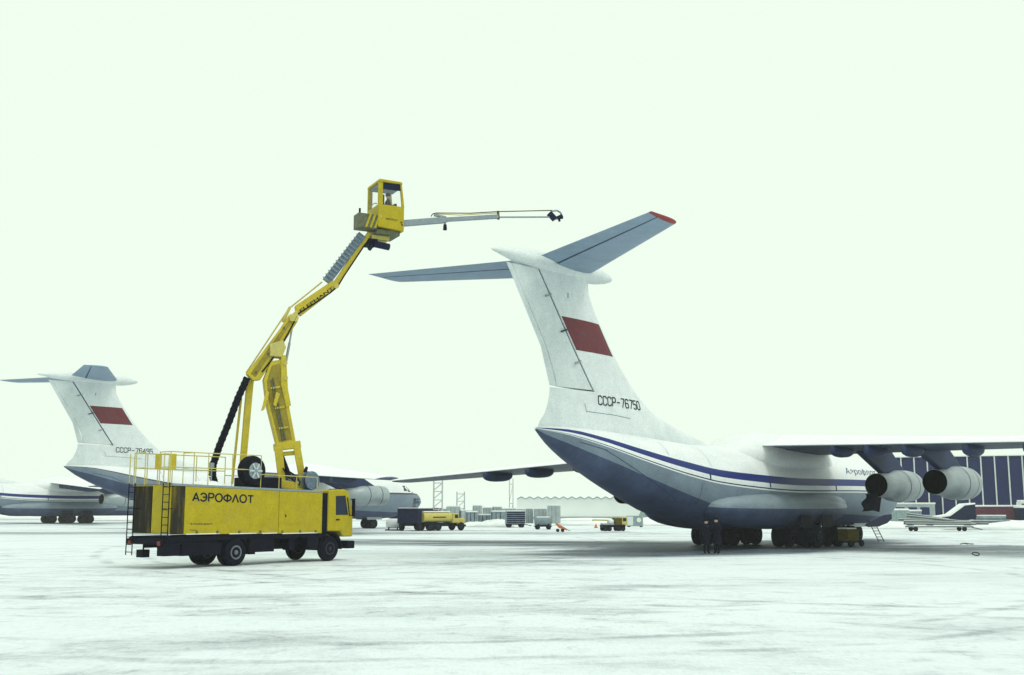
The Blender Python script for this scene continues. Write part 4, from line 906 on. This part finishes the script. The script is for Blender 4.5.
# open crew door of the near aircraft (hangs from the fuselage)
HD1 = R(51.013); SB = Vector((math.sin(HD1), -math.cos(HD1), 0)); O1 = Vector((15.793, 70.567, 0))
P1INV = (Matrix.Translation(O1) @ Matrix.Rotation(HD1, 4, 'Z')).inverted()
def p1(u, v, Y): return P1INV @ on_plane(u, v, O1 + SB * Y, HD1)
MB().prism([p1(u, v, 2.3) for u, v in ((852, 523.5), (861, 519), (872, 513.5), (879, 512.5), (879.5, 517), (875, 521.5), (866, 525), (856, 525.5))], (0, -.9, -.1), (0, -.8, -.1)).build('crew_door', 'dark_blue', plane1, bevel=.03)
cv = thing('engine_cover', 'dark canvas cover hanging below the inner right engine nozzle of the near jet', 'cover', O1, HD1)
rings = []
for i in range(9):
    t_ = i / 8; pL = p1(866 - 4 * t_ + 2 * math.sin(t_ * 9), 494 + 17.5 * t_, 6.3); pR = p1(882 - 2.5 * t_, 494 + (18 - 0) * t_, 6.5); pm = (pL + pR) / 2 + Vector((0, -.18, -.02 + .1 * t_))
    rings.append([pL, (pL + pm) / 2 + Vector((0, -.06, 0)), pm, (pR + pm) / 2 + Vector((0, .05, 0)), pR, pR + Vector((0, .05, 0)), pm + Vector((0, .06, 0)), pL + Vector((0, .05, 0))])
MB().loft(rings).build('canvas', 'coat', cv, smooth=True)
for u in (868, 879): MB().tube(p1(u, 485, 6.3), p1(u, 495, 6.3), .03, n=6).build('strap', 'coat', cv)
# ring of hose and a stick lying on the snow
g = ground_at(976, 556)
pts = [(.17 * math.cos(a) * (1 + .12 * math.sin(3 * a)), .10 * math.sin(a), .10 + .07 * math.sin(a)) for a in [2 * math.pi * i / 20 for i in range(21)]]
tag(MB().path(pts, .025, 6).build('hose_ring', 'black'), 'small black hose ring lying alone on the snow at the right', 'hose').location = (g.x, g.y, 0)
g = ground_at(968, 544.5)
st = MB().path([(-.5, 0, .03), (-.2, .1, .08), (.1, 0, .04), (.4, .1, .03)], .03, 6).path([(-.2, .1, .07), (-.1, -.2, .03)], .025, 6).build('broken_branch', 'black'); st.location = (g.x, g.y, 0)
tag(st, 'short dark branch lying on the snow under the right wing', 'branch')

# ------------------------------------------------------------------ vehicles and stores behind
def truck_wheels(t, pts, r, wd, key):
    for x, y in pts: wheel(t, (x, y, r), r, wd, key)
# yellow tanker in front of the middle aircraft's nose: placed by its front wheel
g = ground_at(457, 530.3); h_ = R(40)
t = thing('tank_truck', 'small yellow tank truck parked in front of the middle aircraft nose', 'truck', (g.x, g.y, 0), h_)
B = lambda a, b, n, m, p=None, bv=.05: MB().box(a, b).build(n, m, p or t, bevel=bv)
rr = [[(x, 1.12 * math.cos(a) * abs(math.cos(a)) ** -.35 if abs(math.cos(a)) > .02 else 0, 1.68 + .62 * math.sin(a) * (abs(math.sin(a)) ** -.35 if abs(math.sin(a)) > .02 else 1)) for a in [2 * math.pi * i / 24 for i in range(24)]] for x in (-5.9, -5.82, -1.65, -1.6)]
MB().loft(rr).build('tank', 'yellow_pale', t, smooth=True)
B((-5.8, -.85, 2.28), (-1.7, .85, 2.42), 'snow_cap', 'snow', bv=.06)
cb = B((-1.5, -1.1, .95), (-.45, 1.1, 2.15), 'cab', 'yellow_pale', bv=.12); B((-.5, -1.0, .75), (.55, 1.0, 1.55), 'bonnet', 'yellow_pale', bv=.15)
B((-1.2, -1.11, 1.55), (-.65, -1.09, 2.0), 'side_window', 'glass_dark', cb, 0); B((-.46, -.9, 1.6), (-.43, .9, 2.0), 'windscreen', 'glass_dark', cb, 0)
B((-5.9, -.5, .7), (.4, .5, .98), 'chassis', 'black', bv=0); B((.5, -1.05, .5), (.65, 1.05, .75), 'bumper', 'black')
B((-4.6, -1.125, 1.60), (-2.6, -1.118, 1.74), 'tank_marking', 'letter_dark', bv=0)
B((-5.6, -1.0, .55), (-1.8, 1.0, .95), 'side_skirt', 'black')
truck_wheels(t, [(x, y) for x in (-4.9, -3.7, -.1) for y in (-.95, .95)], .52, .3, 'tank')
t.scale = (.82, .82, .82)
# dark truck behind the tanker
g = ground_at(409, 531.0)
t = thing('dark_truck', 'dark blue lorry just behind the small yellow tank truck', 'truck', (g.x, g.y, 0), R(70))
B((-.4, -1.15, .75), (3.4, 1.15, 2.25), 'cargo_box', 'dark_blue'); B((3.5, -1.1, .75), (4.9, 1.1, 2.1), 'cab', 'dark_blue', bv=.12); B((-.3, -.5, .5), (4.8, .5, .8), 'chassis', 'black', bv=0)
B((-.3, -1.1, 2.25), (3.3, 1.1, 2.33), 'snow_cap', 'snow')
truck_wheels(t, [(x, y) for x in (.3, 3.9) for y in (-.95, .95)], .5, .32, 'dark')
# pale fuel dispenser on skids under the middle aircraft nose
g = ground_at(393, 530.5); t = thing('white_tank_cart', 'white rounded tank on skids under the middle aircraft nose', 'tank', (g.x, g.y, 0), R(10))
MB().lathe([(-.75, .05), (-.7, .35), (-.5, .5), (.5, .5), (.7, .35), (.75, .05)], (0, 0, .72), (1, 0, 0), 18).build('tank', 'white_paint', t, smooth=True)
for y in (-.3, .3): B((-.8, y - .05, 0), (.8, y + .05, .12), 'skid', 'black', bv=0); B((-.5, y - .05, .12), (-.4, y + .05, .45), 'skid_leg', 'black', bv=0); B((.4, y - .05, .12), (.5, y + .05, .45), 'skid_leg', 'black', bv=0)
# box trailer
g = ground_at(515, 527.5); t = thing('box_trailer', 'dark grey slatted box trailer, left of the small tank trailer', 'trailer', (g.x, g.y, 0), R(8))
B((-1.1, -.8, .45), (1.1, .8, 1.9), 'trailer_box', 'crate_grey')
for i in range(6): B((-1.1, -.83, .55 + i * .23), (1.1, -.80, .70 + i * .23), 'side_slat', 'dark_blue', bv=.01)
B((-1.05, -.75, 1.9), (1.05, .75, 2.0), 'snow_cap', 'snow'); B((-1.1, -.4, .32), (1.1, .4, .45), 'trailer_frame', 'black', bv=0)
truck_wheels(t, [(x, y) for x in (-.75, .75) for y in (-.7, .7)], .27, .18, 'trl')
MB().tube((1.1, 0, .4), (2.0, 0, .2), .04).build('tow_bar', 'black', t)
# tank trailer
g = ground_at(543, 529.5); t = thing('tank_trailer', 'grey tank trailer on small wheels, left of the orange cart', 'trailer', (g.x, g.y, 0), R(5))
MB().lathe([(-.95, .05), (-.9, .36), (-.75, .48), (.75, .48), (.9, .36), (.95, .05)], (0, 0, .85), (1, 0, 0), 18).build('tank', 'crate_grey', t, smooth=True)
B((-.7, -.3, 1.26), (.7, .3, 1.38), 'snow_cap', 'snow'); B((-.95, -.4, .3), (.95, .4, .42), 'trailer_frame', 'black', bv=0)
for x in (-.55, .55): B((x - .06, -.4, .4), (x + .06, .4, .6), 'tank_saddle', 'black', bv=0)
truck_wheels(t, [(x, y) for x in (-.6, .6) for y in (-.5, .5)], .22, .15, 'tt')
# orange cart
g = ground_at(561, 532.0); t = thing('tipped_cart', 'little orange hand cart with a slanted bed', 'cart', (g.x, g.y, 0), R(0))
MB().prism([(-.55, 0, .78), (-.40, 0, .86), (.62, 0, .28), (.55, 0, .16), (-.2, 0, .38)], (0, -.35, 0), (0, .35, 0)).build('cart_bed', 'orange', t, bevel=.02)
for x in (-.32, .15): wheel(t, (x, -.36, .16), .16, .1, 'oc'); wheel(t, (x, .36, .16), .16, .1, 'oc'); MB().tube((x, -.36, .16), (x, .36, .16), .03).build('axle', 'black', t)
MB().tube((.55, 0, .22), (.9, 0, .12), .025).build('handle', 'black', t)
# yellow truck crane
g = ground_at(611, 531.0); t = thing('crane_truck', 'small yellow truck with a pole laid over its back, right of the orange cart', 'truck', (g.x, g.y, 0), R(8))
B((-1.0, -.75, .38), (1.35, .75, .62), 'chassis', 'black'); B((.25, -.7, .6), (1.0, .7, 1.3), 'engine_cover', 'brown_yellow'); B((.95, -.65, .62), (1.6, .65, 1.42), 'cab', 'yellow_pale', bv=.08)
B((-.95, -.7, .62), (.2, .7, .78), 'load_bed', 'concrete'); B((1.1, -.66, .98), (1.45, -.645, 1.3), 'side_window', 'glass_dark', bv=0); B((-.3, -.6, .78), (.2, .6, 1.15), 'snow_load', 'snow', bv=.1)
MB().tube((.5, 0, 1.05), (-1.9, 0, 1.12), .07).build('crane_pole', 'yellow_pale', t); MB().tube((-1.85, 0, 1.1), (-1.85, 0, 1.0), .1).build('pole_head', 'yellow_pale', t)
truck_wheels(t, [(x, y) for x in (-.75, -.3, .65, 1.1) for y in (-.65, .65)], .24, .18, 'cr')
g = ground_at(596, 528.0); o = MB().lathe([(0, .2), (.1, .22), (.2, .15), (.45, .05), (.5, .02)], (0, 0, 0), (0, 0, 1), 12).build('marker_cone', 'orange', smooth=True); o.location = (g.x, g.y, 0); tag(o, 'tiny dark orange cone under the pole of the crane truck', 'cone')
# equipment box with round opening
g = ground_at(635, 527.0); t = thing('equipment_box', 'pale grey equipment box with a round opening, right of the crane truck', 'box', (g.x, g.y, 0), R(-12))
B((-.95, -.6, .12), (.95, .6, 1.35), 'box_body', 'green_grey'); MB().tube((.55, -.61, .85), (.55, -.63, .85), .28, n=16).build('round_opening', 'white_paint', t); B((-.9, -.62, .2), (-.15, -.605, 1.25), 'door', 'frost_paint', bv=0)
for x in (-.75, .75): B((x - .12, -.6, 0), (x + .12, .6, .12), 'skid', 'black', bv=0)
# low stack of pallets and crates, one by one, behind the tanker
rnd = random.Random(5)
k = 0
ORD = ['leftmost', 'second', 'third', 'fourth', 'fifth', 'sixth', 'seventh', 'eighth', 'ninth', 'tenth', 'eleventh', 'twelfth']
for row, (u0, u1, D, hh, m) in enumerate(((466, 506, 150, 1.75, 'crate_grey'), (428, 548, 172, 2.5, 'concrete'))):
    u = u0; kk = 0
    while u < u1:
        wd = rnd.uniform(8, 15); p = at_depth(u + wd / 2, D + rnd.uniform(-3, 3)); W2 = wd * .46 * D / F; hz = hh * rnd.uniform(.75, 1.05)
        t = thing('storage_crate', ORD[kk] + ' from left of the ' + ['front row of grey snow-topped crates', 'back row of pale snow-topped containers'][row] + ' beyond the tank truck', 'crate', (p.x, p.y, 0), R(rnd.uniform(-8, 8)), ['front row of crates', 'back row of containers'][row])
        B((-W2, -.8, 0), (W2, .8, hz), 'crate_body', m, bv=.03); B((-W2 * .97, -.78, hz), (W2 * .97, .78, hz + .16), 'snow_cap', 'snow', bv=.06)
        for i in range(3): B((-W2 + .02 + i * W2 * .66, -.84, .05), (-W2 + .1 + i * W2 * .66, -.80, hz - .05), 'crate_rib', 'crate_grey' if row else 'dark_blue', bv=0)
        u += wd; k += 1; kk += 1
# scaffold towers and mast
def tower(label, u0, u1, vtop, D, rungs, m, mb_='pole_metal', name='scaffold_tower', red=0):
    a = at_depth(u0, D); b = at_depth(u1, D); zt = CH + (YH - vtop) * D / F; wv = (b.x - a.x)
    t = thing(name, label, 'tower', ((a.x + b.x) / 2, D, 0)); 
    for x in (-wv / 2, wv / 2):
        for y in (-wv / 2, wv / 2): MB().tube((x, y, 0), (x, y, zt), .07, n=6).build('tower_post', m, t)
    for i in range(rungs):
        z = zt * (i + 1) / (rungs + .3)
        mm = 'rust_red' if i < red else mb_
        for y in (-wv / 2, wv / 2):
            MB().tube((-wv / 2, y, z), (wv / 2, y, z), .05, n=6).build('tower_bar', mm, t)
            MB().tube((-wv / 2, y, max(0, z - zt / rungs * .8)), (wv / 2, y, z), .035, n=5).build('tower_brace', mm, t)
    return t
mat('tower_metal', (0.42, 0.47, 0.47), 0.7)
tower('tall thin two-legged steel tower behind the near aircraft left wing tip', 434.5, 443, 481, 150, 5, 'tower_metal', 'tower_metal', red=2)
tower('short scaffold tower right of the tall thin one', 457.5, 465, 492, 172, 4, 'tower_metal', 'tower_metal')
tower('thin twin-pole mast rising to the near aircraft left wing', 509.5, 513, 479, 176, 2, 'tower_metal', 'tower_metal', name='twin_mast')

# long pale building with zigzag roof edge
D = 225.0; a = at_depth(517, D); b = at_depth(700, D); LN = b.x - a.x; zt = CH + (YH - 499) * D / F
t = thing('low_terminal', 'long low pale building with a zigzag roof edge far behind', 'building', (a.x, D, 0))
B((0, 0, 0), (LN, 14, zt), 'wall', 'wall_pale', bv=0); B((-.3, -.25, .0), (LN, -.02, .55), 'plinth', 'roof_grey', bv=0)
n = 22; wz = LN / n
for i in range(n):
    MB().prism([(i * wz, 0, zt), ((i + .5) * wz, 0, zt + .42), ((i + 1) * wz, 0, zt)], (0, -.7, 0), (0, 14, 0)).build('roof_fold', 'snow', t)
    MB().beam((i * wz, -.78, zt - .05), ((i + .5) * wz, -.78, zt + .40), .1, .2, (0, 1, 0)).build('fold_edge', 'roof_grey', t); MB().beam(((i + .5) * wz, -.78, zt + .40), ((i + 1) * wz, -.78, zt - .05), .1, .2, (0, 1, 0)).build('fold_edge', 'roof_grey', t)
# grey shed with slanting side
D = 175.0; a = at_depth(640, D); t = thing('grey_shed', 'grey steep-roofed shed beyond the near aircraft tail', 'building', (a.x, D, 0))
MB().prism([(.2, 0, 0), (0, 0, .8), (.9, 0, 2.75), (2.8, 0, 2.35), (5.6, 0, 1.3), (5.6, 0, 0)], (0, 0, 0), (0, 5, 0)).build('shed_body', 'green_grey', t)
MB().prism([(.9, 0, 2.76), (2.8, 0, 2.36), (5.7, 0, 1.31), (5.7, 0, 1.5), (2.8, 0, 2.55), (.9, 0, 2.95)], (0, -.2, 0), (0, 5.2, 0)).build('snow_cap', 'snow', t)
B((4.3, -.05, 0), (5.3, -.01, 1.1), 'door', 'roof_grey', bv=0)

# ---- hangar at the right: blue panels between white columns
A = at_depth(886, 188); Bp = at_depth(1180, 172); HL = math.hypot(Bp.x - A.x, Bp.y - A.y); ha = math.atan2(Bp.y - A.y, Bp.x - A.x)
t = thing('blue_hangar', 'big hangar of dark blue panels between white columns', 'building', (A.x, A.y, 0), ha)
HZ = CH + (YH - 458) * 186 / F
B((0, .25, 0), (HL, 30, HZ - .2), 'hangar_body', 'hangar_blue', bv=0)
n = int(HL / 2.02); pw = HL / n
for i in range(n):
    for (z0, z1) in ((0.2, 3.4), (3.46, HZ - .15)): B((i * pw + .15, .06, z0), ((i + 1) * pw - .15, .26, z1), 'wall_panel', 'hangar_blue', bv=0.02)
for i in range(n + 1): B((i * pw - .10, -.12, 0), (i * pw + .10, .24, HZ), 'column', 'hangar_white', bv=0)
B((-.2, -.25, HZ), (HL + .2, 30.2, HZ + .2), 'roof_slab', 'snow', bv=.05)
an = B((-1.5, -3.2, 0), (7.0, -.2, 2.9), 'annex', 'concrete', bv=.03); B((-1.6, -3.3, 2.9), (7.1, -.14, 3.15), 'annex_roof', 'snow', bv=.04)
for i in range(4): B((-.9 + i * 1.9, -3.24, 1.2), (.5 + i * 1.9, -3.21, 2.4), 'window', 'hangar_blue', bv=0)

# ---- stores in front of the hangar
# trailer loaded with long tow bars
g = ground_at(906, 531.2); t = thing('pole_trailer', 'low flat trailer carrying long snow-dusted poles in front of the hangar', 'trailer', (g.x, g.y, 0), R(2))
B((0.2, -.7, .38), (6.6, .7, .50), 'trailer_frame', 'pole_metal', bv=.02); B((0.1, -.72, .5), (6.7, .72, .56), 'snow_cap', 'snow', bv=.02)
truck_wheels(t, [(x, y) for x in (.75, 5.7) for y in (-.62, .62)], .24, .16, 'pt')
MB().tube((6.6, 0, .42), (7.8, 0, .15), .05).build('tow_bar', 'pole_metal', t)
for i, (x0, z0, x1, z1, y) in enumerate(((-.2, .72, 7.0, .70, -.55), (-.3, .95, 6.6, .86, -.3), (.2, 1.5, 5.4, .98, .0), (-.6, 1.15, 7.6, .92, .3), (.0, .74, 8.6, .72, .5), (.4, 1.72, 4.6, 1.12, .55), (-.1, 1.0, 9.4, .95, .1))):
    MB().tube((x0, y, z0), (x1, y * .7, z1), .085, n=8).build('long_pole', 'pole_metal', t)
    MB().beam((x0, y, z0 + .10), (x1, y * .7, z1 + .10), .09, .04, (0, 1, 0)).build('snow_line', 'snow', t)
for x in (.4, 2.4, 6.2): B((x, -.7, .56), (x + .14, .7, .68), 'bolster', 'pole_metal', bv=0)
# second heap of pipes further right
g = ground_at(974, 527.2); t = thing('pipe_stack', 'dark snow-topped pipe stack at the right end of the pole trailer', 'pipes', (g.x, g.y, 0), R(3))
for j in range(3):
    for i in range(4 - j): MB().tube((0 + .3 * j, (i + j * .5) * .5 - .75, .25 + j * .43), (4.6 - .4 * j, (i + j * .5) * .5 - .75, .25 + j * .43), .245, n=12).build('pipe', 'crate_grey', t, smooth=True)
B((.6, -.4, 1.34), (3.9, .4, 1.46), 'snow_cap', 'snow', bv=.05)
# greenish containers left of the trailer
for u, D, wd, hh, rz, lb in ((891, 140, 2.6, 2.0, 12, 'pale green snow-topped container nearest the near aircraft nose'), (906, 150, 2.4, 1.85, -8, 'dark grey snow-topped container behind the poles, right of the pale green one')):
    p = at_depth(u, D); t = thing('steel_container', lb, 'container', (p.x, p.y, 0), R(rz), 'containers by the hangar')
    B((-wd / 2, -.9, 0), (wd / 2, .9, hh), 'container_body', 'green_grey' if u < 900 else 'crate_grey', bv=.03); B((-wd / 2 - .05, -.95, hh), (wd / 2 + .05, .95, hh + .22), 'snow_cap', 'snow', bv=.08)
    for i in range(7): B((-wd / 2 + .1 + i * wd / 7, -.94, .1), (-wd / 2 + .22 + i * wd / 7, -.90, hh - .1), 'container_rib', 'green_grey', bv=0)
# conveyor loader with sloped snowy bed
p = at_depth(941, 146); t = thing('belt_loader', 'dark blue belt loader with a snow-covered sloping bed', 'loader', (p.x, p.y, 0), R(4))
MB().prism([(-1.6, 0, 1.0), (0.2, 0, 1.25), (2.2, 0, 2.6), (3.6, 0, 2.75), (3.6, 0, .5), (-1.6, 0, .5)], (0, -.7, 0), (0, .7, 0)).build('loader_body', 'dark_blue', t, bevel=.04)
MB().prism([(-1.7, 0, 1.01), (0.2, 0, 1.26), (2.2, 0, 2.61), (3.6, 0, 2.76), (3.6, 0, 2.95), (2.1, 0, 2.85), (0.1, 0, 1.5), (-1.7, 0, 1.25)], (0, -.75, 0), (0, .75, 0)).build('snow_cap', 'snow', t, bevel=.04)
truck_wheels(t, [(x, y) for x in (-.9, 2.7) for y in (-.7, .7)], .5, .3, 'bl')
# dark red long wagon
p = at_depth(963, 152); t = thing('red_wagon', 'long dark red wagon with a snow-covered roof in front of the hangar', 'wagon', (p.x, p.y, 0), R(-3))
B((0, -1.1, .55), (8.6, 1.1, 2.45), 'wagon_body', 'rust_red', bv=.03); B((-.1, -1.15, 2.45), (8.7, 1.15, 2.68), 'snow_cap', 'snow', bv=.08)
for i in range(6): B((.4 + i * 1.4, -1.14, .6), (.55 + i * 1.4, -1.10, 2.1), 'wagon_rib', 'rust_red', bv=0)
truck_wheels(t, [(x, y) for x in (1.2, 2.4, 6.2, 7.4) for y in (-.8, .8)], .3, .2, 'rw'); B((.5, -.6, .3), (8.1, .6, .6), 'wagon_frame', 'black', bv=0)
p = at_depth(1022, 148); t = thing('blue_wagon', 'dark blue wagon cut by the right edge of the picture', 'wagon', (p.x, p.y, 0), R(-3))
B((-1.4, -1.1, .3), (6, 1.1, 2.3), 'wagon_body', 'dark_blue', bv=.03); B((-1.45, -1.15, 2.3), (6, 1.15, 2.52), 'snow_cap', 'snow', bv=.08); truck_wheels(t, [(x, y) for x in (0, 4.5) for y in (-.8, .8)], .35, .2, 'bw')
p = at_depth(1021, 160); t = thing('pale_van', 'pale van with a snowy roof showing above the wagon at the right edge', 'van', (p.x, p.y, 0), R(170))
B((-2.2, -.9, .5), (1.2, .9, 3.2), 'van_body', 'frost_paint', bv=.12); B((-2.1, -.85, 3.2), (1.1, .85, 3.4), 'snow_cap', 'snow', bv=.08); B((-.6, .9, 2.3), (.9, .92, 2.9), 'side_window', 'glass_dark', bv=0); B((1.2, -.8, .6), (2.0, .8, 1.9), 'bonnet', 'frost_paint', bv=.1)
truck_wheels(t, [(x, y) for x in (-1.4, 1.2) for y in (-.75, .75)], .5, .25, 'pv')

# ploughed snow banks
def bank(u, D, rx, ry, hh, seed):
    p = at_depth(u, D); o = mound(0, 0, rx, ry, hh, 22, seed, -0.02).build('snow_bank', 'snow', smooth=True, angle=180); o.location = (p.x, p.y, 0); o['kind'] = 'structure'
for i, q in enumerate(((476, 140, 3, 1.5, .6), (498, 138, 3, 1.6, 0.9), (585, 205, 8, 2, .5), (660, 150, 14, 3, .9), (830, 128, 10, 2.5, 1.2), (900, 126, 9, 2.2, .8), (985, 144, 12, 2.5, 0.8), (300, 200, 40, 4, 1.2), (20, 215, 45, 5, 1.8), (120, 225, 40, 5, 1.5), (-60, 240, 40, 6, 2.2), (1080, 120, 14, 3, 1.2), (720, 170, 18, 4, 1.3))): bank(*q, seed=i + 20)

# ------------------------------------------------------------------ winter haze
hz = MB().box((-2700, -2650, -1.0), (2700, 2750, 24.0)).build('haze', 'snow'); hz['kind'] = 'stuff'; hz['label'] = 'pale winter haze over the apron'; hz['category'] = 'haze'
hm = bpy.data.materials.new('haze_air'); hm.use_nodes = True; N = hm.node_tree.nodes; N.clear()
o_ = N.new('ShaderNodeOutputMaterial'); v_ = N.new('ShaderNodeVolumePrincipled'); v_.inputs['Color'].default_value = (0.985, 1.0, 0.985, 1); v_.inputs['Density'].default_value = 0.0003
v_.inputs['Anisotropy'].default_value = 0.2
hm.node_tree.links.new(v_.outputs[0], o_.inputs['Volume']); hz.data.materials.clear(); hz.data.materials.append(hm)
